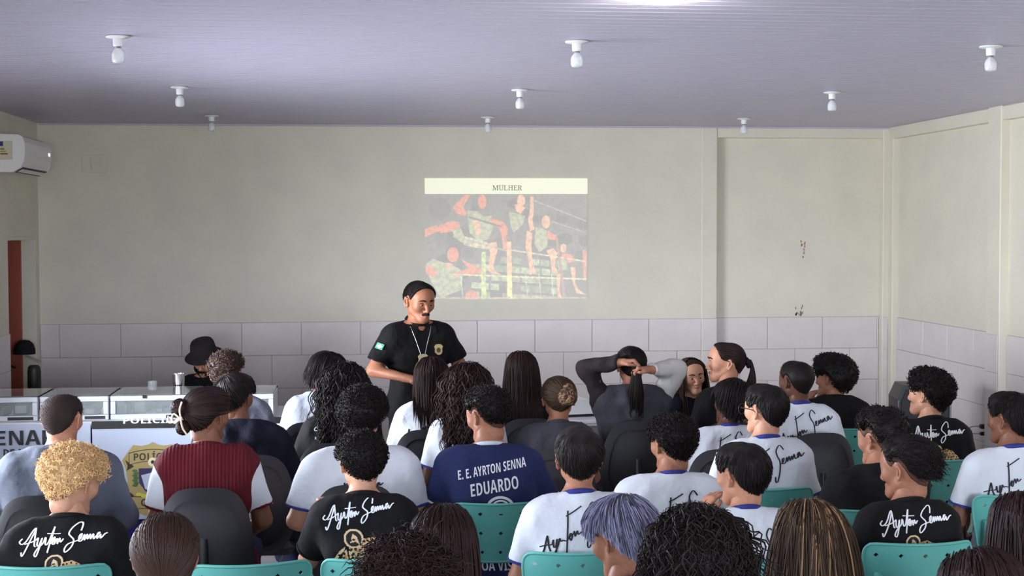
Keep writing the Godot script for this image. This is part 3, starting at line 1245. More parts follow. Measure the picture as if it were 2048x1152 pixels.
func fill_oval(im: Image, cx: float, cy: float, rx: float, ry: float, col: Color) -> void:
	for y in range(maxi(0, int(cy - ry)), mini(im.get_height(), int(cy + ry) + 1)):
		var t := 1.0 - pow((y - cy) / ry, 2.0)
		if t <= 0:
			continue
		var x0 := clampi(int(cx - rx * sqrt(t)), 0, im.get_width())
		var x1 := clampi(int(cx + rx * sqrt(t)), 0, im.get_width())
		if x1 > x0:
			im.fill_rect(Rect2i(x0, y, x1 - x0, 1), col)


# ------------------------------------------------------------------ tables, cases, banners
const SHIELD := [0.0, 1.0, 0.12, 0.94, 0.35, 0.9, 0.62, 0.93, 0.74, 0.8, 0.98, 0.52, 0.87, 0.3, 0.81, 0.0, 0.88, -0.3, 0.8, -0.62, 0.55, -0.86, 0.25, -0.97, 0.0, -1.0]


func shield_outline(hw: float, hh: float) -> PackedVector2Array:
	var p := PackedVector2Array()
	for k in range(0, SHIELD.size(), 2):
		p.append(Vector2(SHIELD[k] * hw, SHIELD[k + 1] * hh))
	for k in range(SHIELD.size() - 4, 1, -2):
		p.append(Vector2(-SHIELD[k] * hw, SHIELD[k + 1] * hh))
	return p


func ribbon(y: float, hw: float, hh: float, bend: float) -> PackedVector2Array:
	var p := PackedVector2Array()
	for k in 9:
		var t := k / 4.0 - 1.0
		p.append(Vector2(t * hw, y + hh + bend * (1 - t * t)))
	for k in 9:
		var t := 1.0 - k / 4.0
		p.append(Vector2(t * hw, y - hh + bend * (1 - t * t)))
	return p


func prism_mesh(outline: PackedVector2Array, z0: float, z1: float) -> ArrayMesh:
	var g := Geo.new()
	g.prism(outline, z0, z1)
	return g.mesh()


# lettering laid on an arc; each letter its own small mesh under one part
func lettering(parent: Node, s: String, size: float, at: Vector3, m: Material, bold := true, serif := false, stretch := 1.0, called := "lettering", slant := 0.0) -> MeshInstance3D:
	var o := part(parent, called, text_mesh(s, size, 0.0012, bold, serif), m)
	o.transform = Transform3D(Basis(Vector3(stretch, 0, 0), Vector3(slant, 1, 0), Vector3(0, 0, 1)), at)
	return o


func oval(cx: float, cy: float, rx: float, ry: float, n := 20) -> PackedVector2Array:
	var p := PackedVector2Array()
	for k in n:
		p.append(Vector2(cx + cos(TAU * k / n) * rx, cy + sin(TAU * k / n) * ry))
	return p


func badge(parent: Node, at: Vector3, hw: float, hh: float, full: bool) -> void:
	var s := part(parent, "shield", prism_mesh(shield_outline(hw, hh), 0, 0.002), mats["gold"], at, "gold police shield")
	if not full:
		part(s, "crest", prism_mesh(oval(0, -0.05 * hh, hw * 0.5, hh * 0.4), 0.002, 0.003), mats["crest_yellow"])
		part(s, "crest_ring", prism_mesh(oval(0, -0.05 * hh, hw * 0.34, hh * 0.27), 0.003, 0.004), mats["gold_dark"])
		part(s, "ribbon", prism_mesh(ribbon(hh * 0.55, hw * 0.62, hh * 0.13, 0.004), 0.002, 0.003), mats["gold_dark"])
		return
	var line := [[0.56, 0.1, "POLÍCIA", 0.046], [-0.6, -0.02, "CIVIL", 0.046]]
	for l in line:
		part(s, "ribbon_edge", prism_mesh(ribbon(hh * l[0], hw * 0.76, hh * 0.165, l[1] * 0.22), 0.002, 0.003), mats["gold_dark"])
		part(s, "ribbon", prism_mesh(ribbon(hh * l[0], hw * 0.74, hh * 0.145, l[1] * 0.22), 0.003, 0.004), mats["gold"])
		lettering(s, l[2], l[3], Vector3(0, hh * l[0] + (0.012 if l[1] > 0 else -0.004), 0.0045), mats["gold_dark"])
	for sgn in [-1, 1]:
		for yy in [0.36, -0.42]:
			part(s, "ribbon_tail", prism_mesh(PackedVector2Array([Vector2(sgn * hw * 0.6, hh * yy), Vector2(sgn * hw * 0.88, hh * (yy + 0.18)), Vector2(sgn * hw * 0.8, hh * (yy + 0.02)), Vector2(sgn * hw * 0.84, hh * (yy - 0.12))]), 0.002, 0.003), mats["gold_dark"])
	lettering(s, "RR", 0.035, Vector3(0, -hh * 0.9, 0.003), mats["gold_dark"])
	part(s, "crest_shield", prism_mesh(PackedVector2Array([Vector2(-0.09, 0.075), Vector2(0.09, 0.075), Vector2(0.088, -0.02), Vector2(0.05, -0.075), Vector2(0, -0.1), Vector2(-0.05, -0.075), Vector2(-0.088, -0.02)]), 0.004, 0.005), mats["crest_blue"])
	part(s, "crest_field", prism_mesh(PackedVector2Array([Vector2(-0.075, 0.03), Vector2(-0.01, 0.045), Vector2(0.01, -0.09), Vector2(-0.05, -0.06)]), 0.005, 0.006), mats["banner_white"])
	part(s, "crest_map", prism_mesh(PackedVector2Array([Vector2(0.0, 0.02), Vector2(0.05, 0.06), Vector2(0.085, 0.03), Vector2(0.07, -0.04), Vector2(0.02, -0.08)]), 0.006, 0.007), mats["crest_yellow"])
	part(s, "crest_star", prism_mesh(oval(0, 0.115, 0.03, 0.03), 0.004, 0.006), mat("crest_cream", srgb(214, 206, 170), 0.6))
	part(s, "crest_star", prism_mesh(oval(0, 0.115, 0.012, 0.012), 0.006, 0.007), mats["gold_dark"])
	for k in 7:
		part(s, "crest_leaf", prism_mesh(oval(-0.115 + 0.008 * (k % 2), 0.06 - k * 0.016, 0.018, 0.009, 10), 0.004, 0.005), mats["crest_green"])
		part(s, "crest_leaf", prism_mesh(oval(0.115 - 0.008 * (k % 2), 0.06 - k * 0.016, 0.018, 0.009, 10), 0.004, 0.005), mats["crest_green"])
		part(s, "crest_scroll", prism_mesh(oval(-0.09 + k * 0.03, -0.095 - 0.02 * sin(k * PI / 6), 0.02, 0.013, 12), 0.004, 0.0055), mats["crest_yellow"])


# a cloth that hangs from the table edge, with gentle waves
func hanging(w: float, h: float, waves: float, seed_: int) -> ArrayMesh:
	var g := Geo.new()
	var nx := 40
	var ny := 12
	var f := FastNoiseLite.new()
	f.seed = seed_
	f.frequency = 1.4
	for side in 2:
		var o := g.v.size()
		for y in ny + 1:
			for x in nx + 1:
				var p := Vector2(-w / 2 + w * x / nx, -h * y / ny)
				var zf := func(q: Vector2) -> float: return f.get_noise_2d(q.x * 2.0, q.y * 0.7) * waves * clampf(-q.y / h + 0.1, 0, 1)
				var z: float = zf.call(p)
				var nn := Vector3(-(zf.call(p + Vector2(0.01, 0)) - z) / 0.01, -(zf.call(p + Vector2(0, 0.01)) - z) / 0.01, 1).normalized()
				g.point(Vector3(p.x, p.y, z - 0.001 * side), nn if side == 0 else -nn)
		for y in ny:
			for x in nx:
				var q := o + x + (nx + 1) * y
				var s := nx + 1
				g.i.append_array(PackedInt32Array([q, q + 1, q + s, q + 1, q + s + 1, q + s] if side == 0 else [q, q + s, q + 1, q + 1, q + s, q + s + 1]))
	return g.mesh()


func tables() -> void:
	# long table at the left
	var t := thing("long_table", "long table at the left under the display cases", "table", Vector3(-1.45, 0, -9.98))
	part(t, "table_top", box_mesh(Vector3(2.36, 0.035, 0.72), 0.006), mats["table_white"], Vector3(0, 0.787, 0))
	for sx in [-1, 1]:
		for sz in [-1, 1]:
			part(t, "leg", box_mesh(Vector3(0.045, 0.77, 0.045), 0.005), mats["dark_steel"], Vector3(sx * 1.12, 0.385, sz * 0.31))
	var sk := thing("table_skirt", "dark blue cloth along the long table's foot", "cloth", Vector3(-1.45, 0.76, -9.64))
	part(sk, "cloth", hanging(2.3, 0.74, 0.03, 5), cloth("blue_skirt", srgb(40, 44, 122)))
	# banners on its front
	var b := thing("banner", "white banner lettered ENA at the left edge", "banner", Vector3(-2.16, 0.8, -9.6))
	part(b, "cloth", hanging(0.88, 0.62, 0.008, 1), mats["banner_white"])
	lettering(b, "DENARC", 0.094, Vector3(0.02, -0.09, 0.008), mats["banner_black"], true, false, 1.12)
	lettering(b, "ÃO DE NARCÓTIC", 0.046, Vector3(0.04, -0.185, 0.008), mats["banner_black"], true, false, 0.98)
	badge(b, Vector3(-0.24, -0.43, 0.01), 0.2, 0.19, false)
	b = thing("banner", "white banner with large gold police shield", "banner", Vector3(-1.135, 0.8, -9.6))
	part(b, "cloth", hanging(1.15, 0.635, 0.008, 2), mats["banner_white"])
	part(b, "head_band", box_mesh(Vector3(1.15, 0.05, 0.003), 0.001), mats["banner_black"], Vector3(0, -0.014, 0.006))
	lettering(b, "POLÍCIA CIVIL", 0.04, Vector3(-0.1, 0.012, 0.008), mats["print_white"], true, false, 1.5)
	badge(b, Vector3(-0.19, -0.375, 0.01), 0.2, 0.245, true)
	b = thing("banner", "black banner lettered R with small gold badge", "banner", Vector3(-0.395, 0.82, -9.6))
	part(b, "cloth", hanging(0.3, 0.56, 0.006, 3), mats["banner_black"])
	lettering(b, "R", 0.09, Vector3(-0.085, -0.09, 0.007), mats["print_white"], true, false, 1.7)
	part(b, "panel", box_mesh(Vector3(0.26, 0.19, 0.002), 0.0005), mats["banner_white"], Vector3(-0.02, -0.235, 0.006))
	badge(b, Vector3(-0.085, -0.23, 0.008), 0.055, 0.075, false)
	lettering(b, "Polícia", 0.04, Vector3(-0.075, -0.39, 0.008), mats["print_white"])
	lettering(b, "CIVIL", 0.05, Vector3(-0.05, -0.455, 0.008), mats["print_white"])
	lettering(b, "RORAIMA", 0.036, Vector3(-0.085, -0.515, 0.008), mats["print_white"])
	# white box on the floor below
	t = thing("storage_box", "white box with lid on the floor under the black banner", "box", Vector3(-0.34, 0, -9.5))
	part(t, "tub", box_mesh(Vector3(0.3, 0.13, 0.2), 0.015), mats["white_plastic"], Vector3(0, 0.066, 0))
	part(t, "lid", box_mesh(Vector3(0.32, 0.03, 0.22), 0.01), mats["banner_white"], Vector3(0, 0.145, 0))
	# display cases
	var spans := [[-2.62, -2.075], [-2.06, -1.622], [-1.61, -1.06], [-1.045, -0.55]]
	var which := ["white framed glass display case at the left edge", "white framed glass display case behind the shaved head", "white framed glass display case above the gold shield", "white framed glass display case at the table's right end"]
	for k in 4:
		display_case(spans[k][0], spans[k][1], which[k], k)
	# things standing behind the cases
	t = thing("steel_cup", "shiny steel cup behind the display cases", "cup", Vector3(-1.24, 0.805, -10.31))
	var g := Geo.new()
	g.lathe([Vector2(0, 0), Vector2(0.032, 0), Vector2(0.036, 0.1), Vector2(0.043, 0.24), Vector2(0.04, 0.24), Vector2(0.033, 0.1), Vector2(0, 0.09)], 24)
	part(t, "cup", g.mesh(), mats["chrome"])
	t = thing("drinking_glass", "small clear drinking glass behind the display cases", "glass", Vector3(-1.42, 0.805, -10.31))
	g = Geo.new()
	g.lathe([Vector2(0, 0.002), Vector2(0.028, 0), Vector2(0.032, 0.19), Vector2(0.03, 0.19), Vector2(0.026, 0.01), Vector2(0, 0.012)], 24)
	part(t, "tumbler", g.mesh(), mats["glass"])
	t = thing("flask", "black flask standing by the door on the left", "flask", Vector3(-2.5, 0, -11.6))
	g = Geo.new()
	g.lathe([Vector2(0, 0.78), Vector2(0.04, 0.78), Vector2(0.05, 0.8), Vector2(0.05, 0.95), Vector2(0.044, 0.99), Vector2(0.03, 1.0), Vector2(0, 1.0)], 24)
	part(t, "bottle", g.mesh(), mats["black_plastic"])
	g = Geo.new()
	g.lathe([Vector2(0, 0), Vector2(0.12, 0), Vector2(0.12, 0.015), Vector2(0.02, 0.03), Vector2(0.02, 0.765), Vector2(0.07, 0.77), Vector2(0.07, 0.78), Vector2(0, 0.78)], 24)
	part(t, "stand", g.mesh(), mats["dark_steel"])
	# white table at the right of the officer
	t = thing("white_table", "white table with grey front behind the hair bun", "table", Vector3(2.05, 0, -10.5))
	part(t, "table_top", box_mesh(Vector3(1.5, 0.03, 0.82), 0.006), mats["table_white"], Vector3(0, 0.685, 0))
	part(t, "front_panel", box_mesh(Vector3(1.44, 0.5, 0.018), 0.003), mats["grey_plastic"], Vector3(0, 0.4, 0.36))
	for sx in [-1, 1]:
		part(t, "side_panel", box_mesh(Vector3(0.02, 0.67, 0.7), 0.003), mats["grey_plastic"], Vector3(sx * 0.72, 0.335, 0))
	t = thing("projector", "small white projector on the white table", "projector", Vector3(1.57, 0.7, -10.35), 0.2)
	g = Geo.new()
	g.prism(PackedVector2Array([Vector2(-0.11, 0.02), Vector2(0.11, 0.02), Vector2(0.115, 0.05), Vector2(0.1, 0.1), Vector2(0.07, 0.125), Vector2(-0.07, 0.125), Vector2(-0.1, 0.1), Vector2(-0.115, 0.05)]), -0.1, 0.1)
	part(t, "housing", g.mesh(), mats["white_plastic"])
	part(t, "foot_plate", box_mesh(Vector3(0.24, 0.02, 0.2), 0.005), mats["black_plastic"], Vector3(0.015, 0.01, 0))
	g = Geo.new()
	g.lathe([Vector2(0, -0.01), Vector2(0.03, -0.01), Vector2(0.032, 0.01), Vector2(0.024, 0.012), Vector2(0, 0.008)], 20)
	var ls := part(t, "lens", g.mesh(), mats["black_plastic"], Vector3(-0.05, 0.07, -0.1))
	ls.rotation.x = -PI / 2
	t = thing("power_cable", "black cable lying across the white table", "cable", Vector3(1.7, 0.7, -10.35))
	g = Geo.new()
	var path := smooth([Vector3(-0.03, 0.09, 0.02), Vector3(0.03, 0.055, 0.03), Vector3(0.1, 0.02, 0.02), Vector3(0.2, 0.005, 0.03), Vector3(0.4, 0.005, 0.0), Vector3(0.6, 0.005, -0.1)], 6)
	g.tube(path, same(0.004, path.size()), 6)
	part(t, "cable", g.mesh(), mats["black_plastic"])


func display_case(x0: float, x1: float, label: String, k: int) -> void:
	var w := x1 - x0
	var t := thing("display_case", label, "display case", Vector3((x0 + x1) / 2, 0.805, -9.72), 0.0, "display cases on the long table")
	var white := mat("case_white", srgb(202, 206, 212), 0.35)
	var h := 0.155
	var d := 0.5
	part(t, "floor_board", box_mesh(Vector3(w, 0.012, d), 0.003), white, Vector3(0, 0.007, -d / 2))
	part(t, "frame_bar", box_mesh(Vector3(w, 0.034, 0.02), 0.004), white, Vector3(0, h - 0.017, 0))
	part(t, "frame_bar", box_mesh(Vector3(w, 0.034, 0.02), 0.004), white, Vector3(0, 0.017, 0))
	for s in [-1, 1]:
		part(t, "frame_bar", box_mesh(Vector3(0.034, h - 0.07, 0.02), 0.004), white, Vector3(s * (w / 2 - 0.017), h / 2, 0))
		part(t, "side_board", box_mesh(Vector3(0.012, h - 0.02, d - 0.03), 0.003), white, Vector3(s * (w / 2 - 0.006), h / 2, -d / 2))
	part(t, "back_board", box_mesh(Vector3(w, h, 0.012), 0.003), mats["black_plastic"], Vector3(0, h / 2, -d))
	part(t, "pane", box_mesh(Vector3(w - 0.07, h - 0.07, 0.004), 0.001), mats["glass"], Vector3(0, h / 2, 0))
	part(t, "lid_pane", box_mesh(Vector3(w - 0.01, 0.005, d - 0.02), 0.001), mats["glass"], Vector3(0, h + 0.003, -d / 2 - 0.01))
	part(t, "latch", box_mesh(Vector3(0.024, 0.022, 0.012), 0.003), mats["black_plastic"], Vector3(w * (0.02 if k != 2 else -0.1), h - 0.006, 0.015))
	part(t, "label_plate", box_mesh(Vector3(w * 0.3, 0.02, 0.002), 0.0005), mats["banner_black"], Vector3(w * 0.3, 0.016, 0.011))
	rng.seed = 40 + k
	var n := 5
	for j in n:
		var s := Vector3(w / n * rng.randf_range(0.6, 0.9), rng.randf_range(0.04, 0.085), rng.randf_range(0.12, 0.24))
		var c := part(t, "exhibit", box_mesh(s.snappedf(0.001), 0.012), [mats["packing"], mats["grey_plastic"], mats["steel"]][rng.randi() % 3], Vector3(-w / 2 + w / n * (j + 0.5), 0.014 + s.y / 2, -rng.randf_range(0.15, 0.3)))
		c.rotation.y = rng.randf_range(-0.2, 0.2)


# ------------------------------------------------------------------ chairs
# moulded back: u across (-1..1), w up (0..1) to a point; it wraps forward (towards -z) at the sides
func back_point(u: float, w: float, depth: float) -> Vector3:
	var half := lerpf(0.185, 0.215, smoothstep(0.0, 0.8, w))
	var x := sin(u * 0.62) / sin(0.62) * half
	var z := -0.085 * u * u * (0.7 + 0.3 * w) + 0.045 * w
	var y := 0.583 + 0.262 * w
	var crest := 0.022 * pow(absf(u), 3.0) * smoothstep(0.7, 1.0, w)
	return Vector3(x, y - crest * 0.2, z + depth)


func teal_back() -> ArrayMesh:
	var g := Geo.new()
	var cols := 5
	var rows := 3
	var th := 0.007
	# rounded outline: pull the corner parameters in
	var place := func(u: float, w: float, d: float) -> Vector3:
		var cu := absf(u)
		var ww := w
		var r := 0.16
		if cu > 1.0 - r and (w > 1.0 - r * 1.1 or w < r * 1.1):
			var top := w > 0.5
			var a := (cu - (1.0 - r)) / r
			var b := ((w - (1.0 - r * 1.1)) if top else (r * 1.1 - w)) / (r * 1.1)
			var l := maxf(sqrt(a * a + b * b), 0.0001)
			var k := maxf(a, b) / l
			a *= k
			b *= k
			cu = 1.0 - r + a * r
			ww = (1.0 - r * 1.1 + b * r * 1.1) if top else (r * 1.1 - b * r * 1.1)
		return back_point(signf(u) * cu, ww, d)
	for side in 2:
		var d := 0.0 if side == 0 else -th
		var out := Vector3(0, 0, 1) if side == 0 else Vector3(0, 0, -1)
		for cx in cols:
			for cy in rows:
				var u0 := -1.0 + 2.0 * cx / cols
				var u1 := -1.0 + 2.0 * (cx + 1) / cols
				var w0 := float(cy) / rows
				var w1 := float(cy + 1) / rows
				var um := (u0 + u1) / 2
				var wm := (w0 + w1) / 2
				var hu := 0.046
				var hw := 0.034
				var ring := [[u0, w0], [(u0 + um) / 2, w0], [um, w0], [(u1 + um) / 2, w0], [u1, w0], [u1, (w0 + wm) / 2], [u1, wm], [u1, (w1 + wm) / 2], [u1, w1], [(u1 + um) / 2, w1], [um, w1], [(u0 + um) / 2, w1], [u0, w1], [u0, (w1 + wm) / 2], [u0, wm], [u0, (w0 + wm) / 2]]
				var dia := [[um, wm - hw], [um + hu, wm], [um, wm + hw], [um - hu, wm]]
				for k in 16:
					var q0: Array = ring[k]
					var q1: Array = ring[(k + 1) % 16]
					var di: Array = dia[int(k / 4.0)]
					g.face([place.call(q0[0], q0[1], d), place.call(q1[0], q1[1], d), place.call(di[0], di[1], d)], out)
				for k in 4:
					# the corner between two neighbouring hole vertices
					var corner: Array = ring[(k * 4 + 4) % 16]
					var a: Array = dia[k]
					var b: Array = dia[(k + 1) % 4]
					g.face([place.call(a[0], a[1], d), place.call(b[0], b[1], d), place.call(corner[0], corner[1], d)], out)
					if side == 0:
						g.face([place.call(a[0], a[1], 0.0), place.call(b[0], b[1], 0.0), place.call(b[0], b[1], -th), place.call(a[0], a[1], -th)], Vector3((um - (a[0] + b[0]) / 2), (wm - (a[1] + b[1]) / 2), 0))
	# rolled rim
	var rim := PackedVector3Array()
	var n := 20
	for k in n + 1:
		rim.append(place.call(-1.0 + 2.0 * k / n, 1.0, -th / 2))
	for k in range(1, n + 1):
		rim.append(place.call(1.0, 1.0 - float(k) / n, -th / 2))
	for k in range(1, n + 1):
		rim.append(place.call(1.0 - 2.0 * k / n, 0.0, -th / 2))
	for k in range(1, n + 1):
		rim.append(place.call(-1.0, float(k) / n, -th / 2))
	g.soften(0.75)
	g.tube(rim, same(0.0065, rim.size()), 6, Color.WHITE, false)
	return g.mesh()


func chair_meshes() -> void:
	cache["teal_back"] = teal_back()
	var g := Geo.new()
	# seat shell
	var nx := 12
	var nz := 12
	for side in 2:
		var o := g.v.size()
		for z in nz + 1:
			for x in nx + 1:
				var u := -1.0 + 2.0 * x / nx
				var w := -1.0 + 2.0 * z / nz
				var k := maxf(absf(u), absf(w)) / maxf(sqrt(u * u + w * w), 0.001)
				var f := lerpf(1.0, k, 0.35 * clampf((u * u * w * w), 0, 1))
				var p := Vector3(u * f * 0.215, 0.445 - 0.012 * (1 - u * u) + 0.0 - 0.02 * pow(maxf(-w - 0.6, 0) / 0.4, 2) + 0.025 * pow(maxf(w - 0.6, 0) / 0.4, 2), w * f * 0.2)
				var nn := Vector3(-0.1 * u, 1, 0.15 * pow(maxf(-w - 0.6, 0) / 0.4, 1) * -1).normalized()
				g.point(p - Vector3(0, 0.007 * side, 0), nn if side == 0 else -nn)
		for z in nz:
			for x in nx:
				var q := o + x + (nx + 1) * z
				var s := nx + 1
				g.i.append_array(PackedInt32Array([q, q + 1, q + s, q + 1, q + s + 1, q + s] if side == 0 else [q, q + s, q + 1, q + 1, q + s, q + s + 1]))
	cache["teal_seat"] = g.mesh()
	# legs: front and rear
	g = Geo.new()
	g.tube(pts([Vector3(0, 0.43, 0), Vector3(0, 0.0, -0.035)]), same(0.011, 2), 10)
	cache["leg_front"] = g.mesh()
	g = Geo.new()
	g.tube(pts([Vector3(0, 0.43, 0), Vector3(0, 0.0, 0.06)]), same(0.011, 2), 10)
	cache["leg_rear"] = g.mesh()
	g = Geo.new()
	g.tube(smooth([Vector3(0, 0.42, -0.16), Vector3(0, 0.42, 0.12), Vector3(0, 0.47, 0.175), Vector3(0, 0.72, 0.195)], 5), same(0.011, 16), 10)
	cache["side_rail"] = g.mesh()
	cache["lug"] = box_mesh(Vector3(0.026, 0.15, 0.04), 0.008)
	# upholstered chair: the back is an outline swelling to a pad
	for kind in ["pad_back", "pad_shell"]:
		g = Geo.new()
		var seg := 40
		var rings := [[0.0, -0.03], [0.55, -0.032], [0.86, -0.028], [0.97, -0.016], [1.0, 0.0]] if kind == "pad_back" else [[1.0, 0.0], [0.985, 0.016], [0.93, 0.026], [0.82, 0.031], [0.8, 0.024], [0.72, 0.026], [0.4, 0.03], [0.0, 0.031]]
		var o := g.v.size()
		for k in rings.size():
			for s in seg:
				var an := TAU * s / seg
				var cx := cos(an)
				var cy := sin(an)
				var e := 2.0 / 3.4
				var px := signf(cx) * pow(absf(cx), e) * 0.215
				var py := signf(cy) * pow(absf(cy), e) * 0.255
				px *= lerpf(1.0, 0.84, smoothstep(-0.1, 0.255, py)) * lerpf(0.9, 1.0, smoothstep(-0.255, -0.05, py))
				px *= rings[k][0]
				py *= rings[k][0]
				var z: float = rings[k][1] - 0.05 * pow(px / 0.2, 2) + 0.02 * py / 0.255
				var nn := Vector3(px * 2.0 * rings[k][0], py * 2.0 * rings[k][0], (1.0 if kind == "pad_shell" else -1.0) * 0.6).normalized()
				g.point(Vector3(px, py, z), nn)
		for k in rings.size() - 1:
			for s in seg:
				var a := o + k * seg + s
				var b := o + k * seg + (s + 1) % seg
				g.i.append_array(PackedInt32Array([a, a + seg, b, b, a + seg, b + seg]))
		cache[kind] = g.mesh()
	g = Geo.new()
	g.box(Vector3(0, 0.445, -0.01), Vector3(0.4, 0.07, 0.42), 0.03)
	cache["pad_seat"] = g.mesh()
	g = Geo.new()
	g.tube(smooth([Vector3(0, 0.4, 0.05), Vector3(0, 0.38, 0.2), Vector3(0, 0.45, 0.3), Vector3(0, 0.72, 0.295)], 5), same(0.018, 16), 10)
	cache["back_bar"] = g.mesh()
	g = Geo.new()
	g.tube(pts([Vector3(0, 0.41, 0), Vector3(0, 0.2, 0), Vector3(0, 0.08, 0)]), rads([0.018, 0.022, 0.028]), 14)
	cache["column"] = g.mesh()
	g = Geo.new()
	g.tube(pts([Vector3(0, 0.085, 0), Vector3(0, 0.065, -0.21)]), rads([0.022, 0.014]), 8)
	cache["base_arm"] = g.mesh()
	g = Geo.new()
	g.lathe([Vector2(0, -0.012), Vector2(0.024, -0.012), Vector2(0.026, 0), Vector2(0.024, 0.012), Vector2(0, 0.012)], 14)
	cache["caster"] = g.mesh()


func teal_chair(x: float, z: float, turn: float, label: String) -> void:
	var t := thing("plastic_chair", label, "chair", Vector3(x, 0, z), turn, "teal plastic chairs")
	var tm: Material = mats["teal_plastic"]
	part(t, "backrest", cache["teal_back"], tm, Vector3(0, 0, 0.19))
	part(t, "seat", cache["teal_seat"], tm)
	for s in [-1, 1]:
		part(t, "leg", cache["leg_front"], mats["dark_steel"], Vector3(s * 0.17, 0, -0.14))
		part(t, "leg", cache["leg_rear"], mats["dark_steel"], Vector3(s * 0.17, 0, 0.13))
		part(t, "side_rail", cache["side_rail"], mats["dark_steel"], Vector3(s * 0.17, 0, 0))
		part(t, "back_lug", cache["lug"], tm, Vector3(s * 0.172, 0.66, 0.188))


func padded_chair(x: float, z: float, turn: float, label: String, lift := 0.0, wide := 1.0) -> void:
	var t := thing("padded_chair", label, "chair", Vector3(x, 0, z), turn, "black padded chairs")
	var bl: Material = mats["black_leather"]
	for kind in [["back_cushion", "pad_back"], ["back_shell", "pad_shell"]]:
		var o := part(t, kind[0], cache[kind[1]], bl if kind[0] == "back_cushion" else bl, Vector3(0, 0.685 + lift, 0.27))
		o.scale = Vector3(wide, 1, 1)
	part(t, "seat", cache["pad_seat"], bl)
	part(t, "back_bar", cache["back_bar"], mats["black_plastic"])
	part(t, "gas_column", cache["column"], mats["dark_steel"])
	for k in 5:
		var o := part(t, "base_arm", cache["base_arm"], mats["black_plastic"])
		o.rotation.y = TAU * k / 5 + 0.3
		var c := part(t, "caster", cache["caster"], mats["black_plastic"], Vector3(0, 0.026, 0) + Basis(Vector3.UP, TAU * k / 5 + 0.3) * Vector3(0, 0, -0.21))
		c.rotation = Vector3(0, TAU * k / 5, PI / 2)


# ------------------------------------------------------------------ bodies
# A skeleton is a dictionary of joints in the person's own space: feet on y = 0, facing -z, crown near 1.32 when seated.
func skeleton(kind: String) -> Dictionary:
	var s := {
		"hip": Vector3(0, 0.55, 0.02), "waist": Vector3(0, 0.68, 0.035), "chest": Vector3(0, 0.85, 0.04), "upper": Vector3(0, 0.955, 0.035), "yoke": Vector3(0, 1.005, 0.03), "neck": Vector3(0, 1.05, 0.02), "head": Vector3(0, 1.205, -0.01),
		"sl": Vector3(-0.168, 0.985, 0.028), "sr": Vector3(0.168, 0.985, 0.028),
		"el": Vector3(-0.232, 0.74, 0.01), "er": Vector3(0.232, 0.74, 0.01),
		"wl": Vector3(-0.12, 0.615, -0.2), "wr": Vector3(0.12, 0.615, -0.2),
		"fl": Vector3(0.4, -0.25, -1), "fr": Vector3(-0.4, -0.25, -1),
		"kl": Vector3(-0.125, 0.51, -0.42), "kr": Vector3(0.125, 0.51, -0.42), "al": Vector3(-0.13, 0.09, -0.4), "ar": Vector3(0.13, 0.09, -0.4),
		"sit": true,
	}
	var lean := 0.0
	match kind:
		"sit":
			pass
		"hunch":
			lean = 0.16
			s.el = Vector3(-0.245, 0.76, -0.1)
			s.er = Vector3(0.245, 0.76, -0.1)
			s.wl = Vector3(-0.07, 0.64, -0.3)
			s.wr = Vector3(0.07, 0.64, -0.3)
		"chin":   # one hand lifted to the chin on the left
			lean = 0.08
			s.el = Vector3(-0.26, 0.79, -0.19)
			s.wl = Vector3(-0.15, 1.03, -0.2)
			s.fl = Vector3(0.5, 0.5, -0.2)
		"shoulder":   # left hand resting near the shoulder
			lean = 0.05
			s.el = Vector3(-0.25, 0.76, -0.14)
			s.wl = Vector3(-0.17, 0.99, -0.12)
			s.fl = Vector3(0.1, 0.5, 0.5)
			s.er = Vector3(0.27, 0.77, -0.05)
			s.wr = Vector3(0.33, 0.82, -0.28)
			s.fr = Vector3(0.2, 0.2, -1)
		"behind_head":
			s.sl = Vector3(-0.168, 1.0, 0.03)
			s.sr = Vector3(0.168, 1.0, 0.03)
			s.el = Vector3(-0.268, 1.2, 0.0)
			s.er = Vector3(0.268, 1.19, 0.0)
			s.wl = Vector3(-0.09, 1.245, 0.115)
			s.wr = Vector3(0.09, 1.2, 0.125)
			s.fl = Vector3(1, 0.1, 0.15)
			s.fr = Vector3(-1, 0.12, 0.1)
		"stand":
			s.sit = false
		"stand_work":
			s.sit = false
			s.el = Vector3(-0.24, 0.74, -0.08)
			s.er = Vector3(0.24, 0.74, -0.08)
			s.wl = Vector3(-0.16, 0.66, -0.28)
			s.wr = Vector3(0.16, 0.66, -0.28)
		"reach":   # her right arm laid out sideways along the table
			s.er = Vector3(0.33, 0.78, -0.08)
			s.wr = Vector3(0.54, 0.735, -0.2)
			s.fr = Vector3(1, 0.0, -0.4)
	if lean != 0.0:
		var b := Basis(Vector3.RIGHT, -lean)
		for key in ["waist", "chest", "upper", "yoke", "neck", "head", "sl", "sr"]:
			s[key] = s.hip + b * (s[key] - s.hip)
		s.head = s.neck + Basis(Vector3.RIGHT, lean * 0.6) * (s.head - s.neck)
	if kind == "stand" or kind == "stand_work":
		var up := Vector3(0, 0.4, 0)
		for key in s:
			if s[key] is Vector3 and not key in ["kl", "kr", "al", "ar", "fl", "fr"]:
				s[key] += up
		s.kl = Vector3(-0.1, 0.5, 0.0)
		s.kr = Vector3(0.1, 0.5, 0.0)
		s.al = Vector3(-0.11, 0.09, 0.04)
		s.ar = Vector3(0.11, 0.09, 0.04)
	if kind == "stand":   # hands folded before the belly
		s.el = Vector3(-0.27, 1.17, 0.03)
		s.er = Vector3(0.27, 1.17, 0.03)
		s.wl = Vector3(-0.1, 1.12, -0.2)
		s.wr = Vector3(0.09, 1.12, -0.21)
		s.fl = Vector3(1, 0, -0.25)
		s.fr = Vector3(-1, 0.05, -0.2)
	s.lean = lean
	return s


